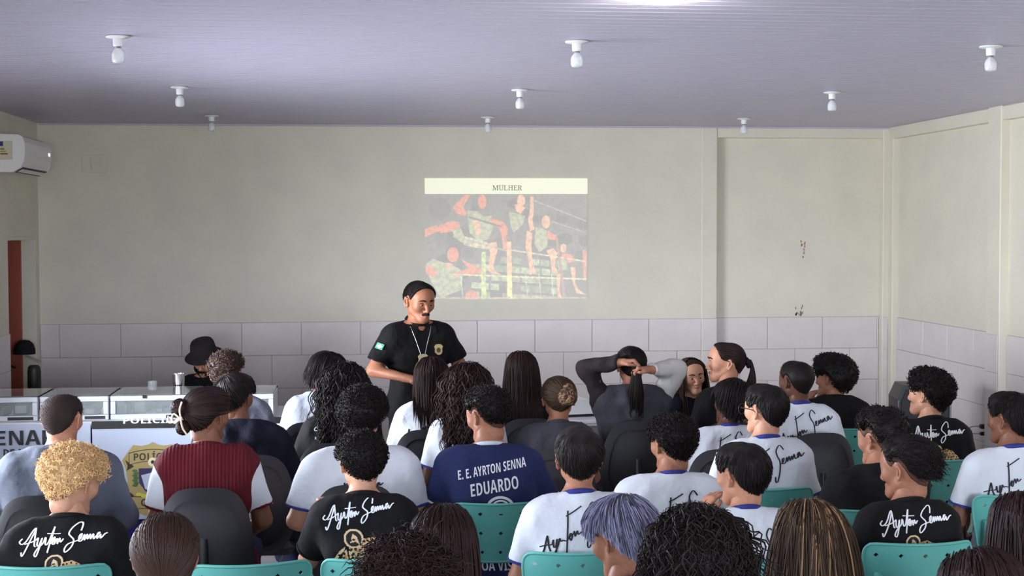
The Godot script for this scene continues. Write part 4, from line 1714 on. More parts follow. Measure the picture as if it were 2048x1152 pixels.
func torso(f: Field, s: Dictionary, grow: float) -> void:
	var X := Vector3.RIGHT
	f.cap(s.hip - X * 0.065, s.hip + X * 0.065, 0.11 + grow, 0.11 + grow, 0.05)
	f.cap(s.waist - X * 0.055, s.waist + X * 0.055, 0.098 + grow, 0.098 + grow, 0.06)
	f.cap(s.chest - X * 0.078, s.chest + X * 0.078, 0.1 + grow, 0.1 + grow, 0.06)
	f.cap(s.upper - X * 0.11, s.upper + X * 0.11, 0.078 + grow, 0.078 + grow, 0.05)
	f.cap(s.yoke - X * 0.125, s.yoke + X * 0.125, 0.05 + grow, 0.05 + grow, 0.05)
	for w in ["sl", "sr"]:
		f.cap(s.neck + Vector3(0, 0.012, 0.01), s[w].lerp(s.neck, 0.12) + Vector3(0, 0.012, 0), 0.046 + grow * 0.8, 0.044 + grow, 0.045)


func limb(f: Field, s: Dictionary, side: String, grow: float, upto: float) -> void:
	# upto: 1 = to the elbow, 2 = to the wrist; between, the sleeve is cut straight
	var a: Vector3 = s["s" + side]
	var b: Vector3 = s["e" + side]
	var c: Vector3 = s["w" + side]
	if upto < 1.0:
		f.cap(a, b, 0.053 + grow, 0.043 + grow * 1.9, 0.035, upto)
		return
	f.cap(a, b, 0.053 + grow, 0.041 + grow, 0.035)
	if upto < 2.0:
		f.cap(b, c, 0.041 + grow, 0.028 + grow, 0.02, upto - 1.0)
	else:
		f.cap(b, c, 0.041 + grow, 0.027 + grow, 0.02)


func legs(f: Field, s: Dictionary, grow: float, feet: bool) -> void:
	for w in [["l", -1.0], ["r", 1.0]]:
		var h: Vector3 = s.hip + Vector3(w[1] * 0.09, -0.015, -0.01)
		f.cap(h, s["k" + w[0]], 0.082 + grow, 0.057 + grow, 0.03)
		f.cap(s["k" + w[0]], s["a" + w[0]] + Vector3(0, 0.0 if feet else -0.03, 0), 0.056 + grow, 0.035 + grow * (1.0 if feet else 1.8), 0.02, 9.0 if feet else 1.0)
		if feet:
			f.cap(s["a" + w[0]] + Vector3(0, -0.045, 0.03), s["a" + w[0]] + Vector3(0, -0.058, -0.15), 0.036, 0.028, 0.02)


func cloth_noise(seed_: int) -> FastNoiseLite:
	var n := FastNoiseLite.new()
	n.seed = seed_
	n.frequency = 7.0
	n.fractal_octaves = 2
	return n


# everything that depends on the pose only: arrays of the skin, the garments and a map of the back for prints
func body(kind: String) -> Dictionary:
	return cache["body_" + kind]


func garment_field(kind: String, what: String) -> Field:
	var s := skeleton(kind)
	var f := Field.new()
	match what:
		"skin":
			torso(f, s, 0.0)
			f.cap(s.neck - Vector3(0, 0.03, 0), s.head + Vector3(0, -0.045, 0.02), 0.053, 0.051, 0.03)
			for w in ["l", "r"]:
				limb(f, s, w, 0.0, 2.0)
			legs(f, s, 0.0, true)
		"tee", "long", "vest", "hood", "hood_body":
			var grow := 0.012 if what == "tee" else 0.022
			torso(f, s, grow)
			f.cap(s.hip - Vector3(0.07, 0.03, 0), s.hip + Vector3(0.07, -0.03, 0), 0.115 + grow, 0.115 + grow, 0.04)
			if what == "vest":
				f.cap(s.sl.lerp(s.neck, 0.2), s.sl + (s.el - s.sl) * 0.12, 0.056 + grow, 0.058 + grow, 0.03, 1.0)
				f.cap(s.sr.lerp(s.neck, 0.2), s.sr + (s.er - s.sr) * 0.12, 0.056 + grow, 0.058 + grow, 0.03, 1.0)
			elif what == "hood_body":
				for w in ["l", "r"]:
					limb(f, s, w, grow, 0.2)
			else:
				for w in ["l", "r"]:
					limb(f, s, w, grow * (1.0 if what == "tee" else 0.8), 0.74 if what == "tee" else 1.93)
			if what.begins_with("hood"):
				var nb: Vector3 = s.neck + Vector3(0, 0.0, 0.045)
				f.cap(nb + Vector3(-0.085, 0.03, -0.03), nb + Vector3(-0.05, -0.03, 0.045), 0.036, 0.042, 0.03)
				f.cap(nb + Vector3(0.085, 0.03, -0.03), nb + Vector3(0.05, -0.03, 0.045), 0.036, 0.042, 0.03)
				f.cap(nb + Vector3(-0.05, -0.03, 0.045), nb + Vector3(0, -0.1, 0.06), 0.042, 0.036, 0.03)
				f.cap(nb + Vector3(0.05, -0.03, 0.045), nb + Vector3(0, -0.1, 0.06), 0.042, 0.036, 0.03)
			f.noise = cloth_noise(6 if what in ["tee", "vest"] else 7)
			f.amp = 0.011 if what in ["tee", "vest"] else 0.015
			f.stretch = Vector3(1.0, 0.55, 1.0)
			f.neck_cut = Plane(Vector3(0, 1, -0.4).normalized(), s.neck + Vector3(0, 0.03 if not what.begins_with("hood") else 0.045, 0))
			f.neck_at = s.neck
			f.neck_r = 0.13
			f.planes.append(Plane(Vector3.DOWN, s.hip - Vector3(0, 0.1 if s.sit else 0.17, 0)))
		"sleeve_l", "sleeve_r":
			limb(f, s, what.right(1), 0.016, 1.95)
			f.noise = cloth_noise(17)
			f.amp = 0.02
		"trousers":
			f.cap(s.hip - Vector3(0.068, 0, 0), s.hip + Vector3(0.068, 0, 0), 0.118, 0.118, 0.05)
			f.cap(s.waist - Vector3(0.055, 0.02, 0), s.waist + Vector3(0.055, -0.02, 0), 0.1, 0.1, 0.05)
			legs(f, s, 0.014, false)
			f.noise = cloth_noise(9)
			f.amp = 0.012
			f.planes.append(Plane(Vector3.UP, s.waist))
		"shoe":
			f.cap(Vector3(0, 0.05, 0.035), Vector3(0, 0.04, -0.15), 0.046, 0.038, 0.03)
			f.cap(Vector3(0, 0.09, 0.02), Vector3(0, 0.06, 0.0), 0.044, 0.045, 0.03)
			f.planes.append(Plane(Vector3.UP, Vector3(0, 0.115, 0)))
			f.planes.append(Plane(Vector3.DOWN, Vector3(0, 0.003, 0)))
	return f


func head_field() -> Field:
	var f := Field.new()
	f.cap(Vector3(0, 0.036, 0.03), Vector3(0, 0.036, -0.02), 0.0775, 0.074, 0.02)
	f.ball(Vector3(0, 0.046, -0.034), 0.061, 0.03)
	f.ball(Vector3(0, 0.026, 0.036), 0.0665, 0.03)
	f.cap(Vector3(0, -0.03, -0.028), Vector3(0, -0.08, -0.06), 0.056, 0.03, 0.03)
	for s in [-1.0, 1.0]:
		f.cap(Vector3(s * 0.046, -0.045, -0.004), Vector3(s * 0.018, -0.087, -0.066), 0.022, 0.017, 0.025)
		f.ball(Vector3(s * 0.04, -0.012, -0.058), 0.026, 0.025)
		f.cap(Vector3(s * 0.048, 0.022, -0.07), Vector3(s * 0.012, 0.027, -0.089), 0.009, 0.01, 0.014)
		f.ball(Vector3(s * 0.0125, -0.034, -0.094), 0.0085, 0.008)
		f.cap(Vector3(s * 0.02, -0.057, -0.083), Vector3(0, -0.0545, -0.092), 0.005, 0.0065, 0.006)
		f.cap(Vector3(s * 0.018, -0.062, -0.081), Vector3(0, -0.065, -0.0895), 0.005, 0.0075, 0.006)
		# ear: rim and lobe on a thin plate
		var e := Vector3(s * 0.081, 0, 0.008)
		f.cap(e + Vector3(0, 0.02, 0.004), e + Vector3(-s * 0.004, -0.02, -0.004), 0.0075, 0.006, 0.006)
		f.cap(e + Vector3(s * 0.002, 0.026, -0.008), e + Vector3(s * 0.009, 0.03, 0.01), 0.0055, 0.0055, 0.006)
		f.cap(e + Vector3(s * 0.009, 0.03, 0.01), e + Vector3(s * 0.01, 0.006, 0.02), 0.0055, 0.005, 0.006)
		f.cap(e + Vector3(s * 0.01, 0.006, 0.02), e + Vector3(s * 0.002, -0.026, 0.004), 0.005, 0.0065, 0.006)
	f.cap(Vector3(0, 0.016, -0.088), Vector3(0, -0.027, -0.108), 0.0085, 0.0115, 0.012)
	f.ball(Vector3(0, -0.088, -0.073), 0.019, 0.02)
	f.cap(Vector3(0, -0.03, 0.028), Vector3(0, -0.08, 0.03), 0.056, 0.05, 0.03)
	for s in [-1.0, 1.0]:
		f.carve.append([Vector3(s * 0.031, 0.008, -0.098), 0.0155])
	return f


func hand_field(fist: float) -> Field:
	# points along -z, palm down, thumb towards +x (a left hand)
	var f := Field.new()
	f.cap(Vector3(0, 0, 0.02), Vector3(0, 0, -0.02), 0.026, 0.024, 0.02)
	for k in 4:
		var x := -0.031 + k * 0.0205
		f.cap(Vector3(x * 0.55, 0.002, -0.02), Vector3(x, 0.004, -0.082 - 0.004 * [0, 1, 2, 1][k]), 0.0135, 0.0105, 0.012)
		var l: float = [0.028, 0.034, 0.037, 0.034][k]
		var p := Vector3(x, 0.004, -0.082 - 0.004 * [0, 1, 2, 1][k])
		var ang := 0.25 + fist * 0.9
		var r := 0.0092 - (0.001 if k == 0 else 0.0)
		for j in 3:
			var q: Vector3 = p + Vector3((x * 0.08) * (1 - fist), -sin(ang), -cos(ang)) * l * [1.15, 0.8, 0.65][j]
			f.cap(p, q, r, r * 0.92, 0.004)
			p = q
			r *= 0.92
			ang += 0.3 + fist * 1.0
	f.cap(Vector3(0.018, -0.004, -0.015), Vector3(0.042, -0.014, -0.048), 0.0135, 0.0105, 0.01)
	f.cap(Vector3(0.042, -0.014, -0.048), Vector3(0.048 - 0.01 * fist, -0.02, -0.078), 0.0105, 0.0092, 0.004)
	f.cap(Vector3(0.048 - 0.01 * fist, -0.02, -0.078), Vector3(0.042 - 0.03 * fist, -0.024, -0.1), 0.0092, 0.008, 0.004)
	return f


func build_jobs() -> void:
	var jobs := []
	var want := {}
	for p in everyone():
		for w in ["skin", "trousers", p.garment]:
			want[p.pose + "|" + w] = true
		if p.garment == "vest":
			want[p.pose + "|tee"] = true
		if p.garment == "hood_body":
			want[p.pose + "|sleeve_l"] = true
			want[p.pose + "|sleeve_r"] = true
	for key in want:
		jobs.append(key)
	jobs.append_array(["sit|shoe", "|head_fine", "|head", "|hand", "|fist"])
	var out := []
	out.resize(jobs.size())
	var run := func(k: int) -> void:
		var p: PackedStringArray = jobs[k].split("|")
		var f: Field
		var cell := 0.014
		match p[1]:
			"head_fine":
				f = head_field()
				cell = 0.0038
			"head":
				f = head_field()
				cell = 0.007
			"hand":
				f = hand_field(0.1)
				cell = 0.0058
			"fist":
				f = hand_field(0.75)
				cell = 0.0058
			"shoe":
				f = garment_field(p[0], p[1])
				cell = 0.012
			"trousers", "skin":
				f = garment_field(p[0], p[1])
				cell = 0.022
			_:
				f = garment_field(p[0], p[1])
				cell = 0.0125
		out[k] = f.mesh(cell)
	var task := WorkerThreadPool.add_group_task(run, jobs.size())
	WorkerThreadPool.wait_for_group_task_completion(task)
	for k in jobs.size():
		cache["mesh_" + jobs[k]] = out[k]


func shape(pose: String, what: String) -> Array:
	return cache["mesh_" + pose + "|" + what]


func mesh_of(key: String) -> ArrayMesh:
	if not cache.has("am_" + key):
		var g := Geo.new()
		g.add(cache["mesh_" + key])
		cache["am_" + key] = g.mesh()
	return cache["am_" + key]


# ------------------------------------------------------------------ prints that lie on the back of a garment
const BX0 := -0.24
const BY0 := 0.5
const BSTEP := 0.02
const BNX := 25
const BNY := 31


func back_map(pose: String, what: String) -> PackedFloat32Array:
	var key := "back_%s_%s" % [pose, what]
	if cache.has(key):
		return cache[key]
	# height of the back surface over a grid of x, y: the largest z of the garment's own mesh
	var m := shape(pose, what)
	var v: PackedVector3Array = m[0]
	var idx: PackedInt32Array = m[2]
	var out := PackedFloat32Array()
	out.resize(BNX * BNY)
	out.fill(-1.0)
	for k in range(0, idx.size(), 3):
		var a := v[idx[k]]
		var b := v[idx[k + 1]]
		var c := v[idx[k + 2]]
		if maxf(a.z, maxf(b.z, c.z)) < 0.02 and pose != "stand":
			continue
		var x0 := ceili((minf(a.x, minf(b.x, c.x)) - BX0) / BSTEP)
		var x1 := floori((maxf(a.x, maxf(b.x, c.x)) - BX0) / BSTEP)
		var y0 := ceili((minf(a.y, minf(b.y, c.y)) - BY0) / BSTEP)
		var y1 := floori((maxf(a.y, maxf(b.y, c.y)) - BY0) / BSTEP)
		if x1 < x0 or y1 < y0:
			continue
		var den := (b.y - c.y) * (a.x - c.x) + (c.x - b.x) * (a.y - c.y)
		if absf(den) < 1e-10:
			continue
		for y in range(maxi(y0, 0), mini(y1, BNY - 1) + 1):
			for x in range(maxi(x0, 0), mini(x1, BNX - 1) + 1):
				var px := BX0 + x * BSTEP
				var py := BY0 + y * BSTEP
				var l1 := ((b.y - c.y) * (px - c.x) + (c.x - b.x) * (py - c.y)) / den
				var l2 := ((c.y - a.y) * (px - c.x) + (a.x - c.x) * (py - c.y)) / den
				var l3 := 1.0 - l1 - l2
				if l1 < -0.001 or l2 < -0.001 or l3 < -0.001:
					continue
				var z := a.z * l1 + b.z * l2 + c.z * l3
				out[x + BNX * y] = maxf(out[x + BNX * y], z)
	cache[key] = out
	return out


func on_back(map: PackedFloat32Array, x: float, y: float) -> Vector3:
	var fx := clampf((x - BX0) / BSTEP, 0, BNX - 1.001)
	var fy := clampf((y - BY0) / BSTEP, 0, BNY - 1.001)
	var ix := int(fx)
	var iy := int(fy)
	var tx := fx - ix
	var ty := fy - iy
	var z00 := map[ix + BNX * iy]
	var z10 := map[ix + 1 + BNX * iy]
	var z01 := map[ix + BNX * (iy + 1)]
	var z11 := map[ix + 1 + BNX * (iy + 1)]
	return Vector3(x, y, lerpf(lerpf(z00, z10, tx), lerpf(z01, z11, tx), ty) + 0.003)


# strokes of the two signatures, in units of the whole width
const SCRIPT_STROKES := [
	[[0.02, 0.19], [-0.01, 0.15], [0.02, 0.12], [0.07, 0.16], [0.13, 0.28], [0.16, 0.3], [0.12, 0.18], [0.06, 0.02], [0.03, -0.03], [0.02, 0.02]],
	[[0.16, 0.3], [0.165, 0.18], [0.17, 0.1], [0.19, 0.09]],
	[[0.05, 0.12], [0.12, 0.14], [0.18, 0.17], [0.205, 0.19], [0.2, 0.11], [0.225, 0.1], [0.25, 0.19], [0.235, 0.08], [0.205, -0.03], [0.18, -0.01], [0.21, 0.06], [0.27, 0.13], [0.285, 0.19], [0.295, 0.18], [0.3, 0.11], [0.33, 0.13], [0.37, 0.28], [0.38, 0.32]],
	[[0.38, 0.32], [0.36, 0.18], [0.335, 0.03], [0.34, 0.01]],
	[[0.3, 0.24], [0.38, 0.235], [0.46, 0.235]],
	[[0.35, 0.12], [0.385, 0.13], [0.4, 0.19], [0.38, 0.18], [0.375, 0.12], [0.4, 0.11], [0.415, 0.16], [0.43, 0.17], [0.435, 0.11], [0.455, 0.18], [0.47, 0.13], [0.5, 0.17]],
	[[0.69, 0.25], [0.7, 0.33], [0.66, 0.35], [0.59, 0.3], [0.555, 0.23], [0.58, 0.19], [0.62, 0.14], [0.6, 0.06], [0.54, 0.0], [0.525, 0.04], [0.56, 0.1], [0.65, 0.13]],
	[[0.65, 0.13], [0.69, 0.15], [0.705, 0.21], [0.68, 0.19], [0.68, 0.13], [0.71, 0.13], [0.735, 0.2], [0.74, 0.13], [0.765, 0.2], [0.775, 0.14], [0.8, 0.2], [0.81, 0.14], [0.835, 0.2], [0.845, 0.14], [0.87, 0.17], [0.91, 0.21], [0.885, 0.2], [0.885, 0.14], [0.92, 0.19], [0.925, 0.14], [0.97, 0.19], [1.0, 0.2]],
]
const SIGN_STROKES := [
	[[-0.01, 0.03], [0.02, 0.06], [0.05, 0.2], [0.06, 0.22], [0.075, 0.11], [0.095, 0.05]],
	[[-0.03, 0.1], [0.04, 0.12], [0.11, 0.13], [0.125, 0.18], [0.13, 0.1], [0.155, 0.11], [0.17, 0.19], [0.16, 0.06], [0.13, -0.06], [0.105, -0.07], [0.14, 0.02], [0.185, 0.13], [0.2, 0.19], [0.215, 0.16], [0.24, 0.17]],
	[[0.3, 0.5], [0.295, 0.3], [0.285, 0.05], [0.28, -0.12]],
	[[0.275, 0.44], [0.36, 0.48], [0.46, 0.54]],
	[[0.24, 0.17], [0.285, 0.16], [0.31, 0.2], [0.33, 0.24], [0.35, 0.21], [0.335, 0.16], [0.32, 0.2], [0.36, 0.23], [0.375, 0.26], [0.385, 0.2], [0.41, 0.26], [0.425, 0.22], [0.47, 0.25]],
	[[0.66, 0.5], [0.6, 0.57], [0.55, 0.5], [0.565, 0.42], [0.6, 0.34], [0.6, 0.2], [0.57, 0.07], [0.54, 0.06], [0.535, 0.13]],
	[[0.6, 0.3], [0.645, 0.33], [0.66, 0.38], [0.635, 0.37], [0.64, 0.31], [0.68, 0.32], [0.7, 0.39], [0.71, 0.33], [0.735, 0.4], [0.75, 0.34], [0.775, 0.4], [0.785, 0.35], [0.81, 0.42], [0.825, 0.36], [0.86, 0.38], [0.89, 0.44], [0.86, 0.42], [0.865, 0.37], [0.9, 0.42], [0.91, 0.38], [0.96, 0.43]],
]


func strokes_mesh(map: PackedFloat32Array, strokes: Array, x0: float, y0: float, width: float, slope: float, thick: float) -> ArrayMesh:
	var g := Geo.new()
	for s in strokes:
		var raw := []
		for q in s:
			raw.append(Vector3(q[0], q[1], 0))
		var line := smooth(raw, 5)
		var o := g.v.size()
		for k in line.size():
			var p := line[k] * width
			var d := (line[mini(k + 1, line.size() - 1)] - line[maxi(k - 1, 0)]).normalized()
			var side := Vector3(-d.y, d.x, 0)
			var t := thick * (0.65 + 0.55 * absf(d.y)) / 2
			for e in [-1.0, 1.0]:
				var q: Vector3 = p + side * t * e
				var at := on_back(map, x0 + q.x, y0 + q.y + slope * q.x)
				g.point(at, Vector3(0, 0.1, 1).normalized())
		for k in line.size() - 1:
			var a := o + k * 2
			g.i.append_array(PackedInt32Array([a, a + 1, a + 2, a + 1, a + 3, a + 2]))
	return g.mesh()


func text_on_back(map: PackedFloat32Array, s: String, size: float, x: float, y: float, squeeze: float, slope: float) -> ArrayMesh:
	var t := text_mesh(s, size, 0.0, true)
	var src := t.surface_get_arrays(0)
	var v: PackedVector3Array = src[Mesh.ARRAY_VERTEX]
	var n := PackedVector3Array()
	for k in v.size():
		var p := v[k]
		v[k] = on_back(map, x + p.x * squeeze, y + p.y + slope * p.x)
		n.append(Vector3(0, 0.1, 1).normalized())
	var g := Geo.new()
	g.v = v
	g.n = n
	g.i = src[Mesh.ARRAY_INDEX] if src[Mesh.ARRAY_INDEX] != null else PackedInt32Array(range(v.size()))
	return g.mesh()


# the big cat on the black shirts: small coloured cells laid on the cloth
func cat_image() -> Image:
	var im := Image.create(100, 110, false, Image.FORMAT_RGBA8)
	im.fill(Color(0, 0, 0, 0))
	var tan := srgb(206, 168, 120)
	var org := srgb(206, 128, 62)
	var cream := srgb(222, 190, 150)
	var ink := srgb(24, 20, 18)
	# body crescent with an outline
	fill_poly(im, [20, 36, 28, 30, 22, 50, 14, 62, 14, 84, 22, 106, 46, 106, 34, 92, 30, 70, 32, 48, 30, 34, 22, 40, 10, 58, 8, 84, 14, 106, 10, 106, 3, 84, 6, 56], cream)
	fill_poly(im, [28, 40, 16, 62, 16, 84, 24, 106, 48, 106, 36, 92, 31, 70, 31, 50], org)
	# head
	fill_poly(im, [40, 30, 52, 18, 70, 15, 84, 22, 94, 34, 99, 44, 96, 52, 86, 58, 78, 70, 66, 80, 52, 86, 46, 74, 40, 58, 36, 44], tan)
	fill_poly(im, [34, 30, 40, 40, 42, 58, 48, 76, 44, 74, 36, 58, 33, 42], cream)
	# ear
	fill_oval(im, 42, 17, 15, 15, cream)
	fill_oval(im, 42, 17, 12, 12, ink)
	fill_poly(im, [36, 24, 40, 10, 46, 14, 50, 26, 44, 22], cream)
	# muzzle
	fill_poly(im, [84, 24, 96, 38, 99, 46, 92, 46, 84, 36], cream)
	fill_poly(im, [76, 40, 88, 44, 86, 50, 72, 50], ink)
	fill_poly(im, [78, 43, 86, 45, 84, 48, 76, 48], cream)
	fill_oval(im, 81, 46, 2, 2, ink)
	rng.seed = 99
	var cells := []
	for a in 9:
		for b in 10:
			cells.append(Vector2(36 + a * 7 + rng.randf_range(-1.5, 1.5) + (b % 2) * 3.5, 20 + b * 7 + rng.randf_range(-1.5, 1.5)))
	for a in 6:
		for b in 11:
			cells.append(Vector2(12 + a * 7 + rng.randf_range(-1, 1), 40 + b * 6.6 + (a % 2) * 3))
	for p in cells:
		var ix := int(p.x)
		var iy := int(p.y)
		if ix < 2 or iy < 2 or ix > 96 or iy > 107:
			continue
		var c := im.get_pixel(ix, iy)
		if c.a < 0.5 or (c.r - c.b) < 0.2:
			continue
		fill_oval(im, p.x, p.y, rng.randf_range(1.6, 2.6), rng.randf_range(1.3, 2.2), ink)
	return im


func cat_mesh(map: PackedFloat32Array, x0: float, ytop: float, width: float, slope: float) -> ArrayMesh:
	var im: Image = cache.get("cat_image")
	if im == null:
		im = cat_image()
		cache["cat_image"] = im
	var g := Geo.new()
	g.tinted = true
	var w := im.get_width()
	var step := width / w
	for y in im.get_height():
		var x := 0
		while x < w:
			var c := im.get_pixel(x, y)
			if c.a < 0.5:
				x += 1
				continue
			var e := x
			while e < w and e - x < 5 and im.get_pixel(e, y) == c:
				e += 1
			var o := g.v.size()
			var cl := c.srgb_to_linear()
			for q in [[x, y], [e, y], [e, y + 1], [x, y + 1]]:
				var px: float = x0 + q[0] * step
				g.point(on_back(map, px, ytop - q[1] * step + slope * q[0] * step), Vector3(0, 0.1, 1).normalized(), cl)
			g.i.append_array(PackedInt32Array([o, o + 1, o + 2, o, o + 2, o + 3]))
			x = e
	return g.mesh()


# ------------------------------------------------------------------ hair
const SC := Vector3(0, 0.034, 0.003)
const SR := Vector3(0.0815, 0.0835, 0.1045)


const TINT := 4.0
var skull := PackedFloat32Array()
const SKA := 48
const SKE := 24


# distance from the middle of the skull to the skin, looked up in a table measured from the head itself
func skull_r(d: Vector3) -> float:
	if skull.is_empty():
		var f := Field.new()
		var h := head_field()
		for m in h.a.size():
			if h.r[m] > 0.0255 or absf(h.a[m].x) < 0.05:
				f.cap(h.a[m], h.a[m] + h.ba[m], h.r[m], h.r[m] + h.dr[m], h.k[m])
		skull.resize(SKA * (SKE + 1))
		for e in SKE + 1:
			for a in SKA:
				var w := way(TAU * a / SKA, -PI / 2 + PI * e / SKE)
				var t := 0.17
				for k in 14:
					t -= f.at(SC + w * t) * 0.9
				skull[a + SKA * e] = clampf(t, 0.05, 0.16)
	var fa := fposmod(atan2(d.x, d.z), TAU) / TAU * SKA
	var fe := clampf((asin(clampf(d.y, -1, 1)) + PI / 2) / PI * SKE, 0, SKE - 0.001)
	var ia := int(fa) % SKA
	var ie := int(fe)
	var ta := fa - int(fa)
	var te := fe - ie
	var ja := (ia + 1) % SKA
	return lerpf(lerpf(skull[ia + SKA * ie], skull[ja + SKA * ie], ta), lerpf(skull[ia + SKA * (ie + 1)], skull[ja + SKA * (ie + 1)], ta), te)


func scalp(d: Vector3) -> Vector3:
	return SC + d * skull_r(d)


func way(az: float, el: float) -> Vector3:
	return Vector3(sin(az) * cos(el), sin(el), cos(az) * cos(el))


# lowest elevation (degrees) of hair for an azimuth counted from the back of the head
func hairline(az: float) -> float:
	var a := absf(rad_to_deg(az))
	var k := [0, -50, 30, -46, 52, -34, 68, -6, 84, 9, 98, 7, 108, -8, 118, 4, 135, 29, 155, 41, 180, 45]
	for j in range(0, k.size() - 2, 2):
		if a <= k[j + 2]:
			return lerpf(k[j + 1], k[j + 3], (a - k[j]) / float(k[j + 2] - k[j]))
	return 42.0


func thick(st: Dictionary, el: float) -> float:
	var t := smoothstep(-10.0, 50.0, rad_to_deg(el))
	var low := smoothstep(-50.0, 0.0, rad_to_deg(el))
	return lerpf(lerpf(st.low, st.side, low), st.top, t)


func hair_cap(g: Geo, st: Dictionary, tint := 0.75) -> void:
	var na := 64
	var ne := 22
	var nz := FastNoiseLite.new()
	nz.seed = 5
	nz.frequency = st.get("freq", 40.0)
	var o := g.v.size()
	for e in ne + 2:
		for a in na:
			var az := TAU * a / na - PI
			var h := deg_to_rad(hairline(az) + st.get("lift", 0.0))
			var t := minf(float(e) / ne, 1.0)
			var el := lerpf(PI / 2, h, t)
			var d := way(az, el)
			var p := scalp(d)
			var w := thick(st, el) * (1.0 - 0.8 * smoothstep(0.86, 1.0, t))
			w += nz.get_noise_3dv(d * 1.0 * 0.1) * st.get("lump", 0.0)
			p += d * maxf(w, 0.001)
			if e == ne + 1:
				p = SC + (scalp(d) - SC) * 0.94
			g.point(p, d, Color(tint, tint, tint))
	for e in ne + 1:
		for a in na:
			var q := o + e * na + a
			var r := o + e * na + (a + 1) % na
			g.i.append_array(PackedInt32Array([q, r, q + na, r, r + na, q + na]))
	# normals from the faces
	var nn := PackedVector3Array()
	nn.resize(g.v.size() - o)
	for k in range(g.i.size() - (ne + 1) * na * 6, g.i.size(), 3):
		var i0 := g.i[k]
		var i1 := g.i[k + 1]
		var i2 := g.i[k + 2]
		var fn := (g.v[i2] - g.v[i0]).cross(g.v[i1] - g.v[i0])
		nn[i0 - o] += fn
		nn[i1 - o] += fn
		nn[i2 - o] += fn
	for k in nn.size():
		var m := nn[k].normalized()
		g.n[o + k] = m if m.dot(g.n[o + k]) > -0.3 else -m


func roots(n: int, st: Dictionary) -> Array:
	var out := []
	for k in n:
		var y := 1.0 - 2.0 * (k + 0.5) / n
		var an := k * 2.399963
		var r := sqrt(1.0 - y * y)
		var d := Vector3(cos(an) * r, y, sin(an) * r)
		var az := atan2(d.x, d.z)
		var el := asin(d.y)
		if rad_to_deg(el) < hairline(az) + st.get("lift", 0.0) + st.get("curl_lift", 0.0):
			continue
		out.append([d, az, el])
	return out


func curls(g: Geo, st: Dictionary, n: int, length: float, coil: float, rad: float, spread: float, droop: float, twist := 1.0) -> void:
	for r in roots(n, st):
		var d: Vector3 = r[0]
		var th := thick(st, r[2])
		var p := scalp(d) + d * th * rng.randf_range(0.55, 1.0)
		var rnd := Vector3(rng.randf_range(-1, 1), rng.randf_range(-1, 1), rng.randf_range(-1, 1))
		var axis := (d * 0.6 + (rnd - d * rnd.dot(d)) * spread + Vector3.DOWN * droop).normalized()
		var e1 := axis.cross(Vector3.UP if absf(axis.y) < 0.9 else Vector3.RIGHT).normalized()
		var e2 := axis.cross(e1)
		var ph := rng.randf() * TAU
		var turns := twist * rng.randf_range(1.2, 2.2) * (1.0 if rng.randf() > 0.5 else -1.0)
		var line := PackedVector3Array()
		var m := 9
		var l := length * rng.randf_range(0.7, 1.2) * lerpf(0.5, 1.0, smoothstep(-40, 20, rad_to_deg(r[2])))
		for k in m:
			var t := float(k) / (m - 1)
			var a := ph + t * turns * TAU
			line.append(p + axis * (t - 0.3) * l + (e1 * cos(a) + e2 * sin(a)) * coil * (0.6 + 0.4 * t))
		var c := rng.randf_range(0.6, 1.35)
		g.tube(line, rads([rad * 0.7, rad, rad, rad, rad, rad, rad * 0.95, rad * 0.8, rad * 0.4]), 3 if rad < 0.0027 else 4, Color(c, c, c), false)


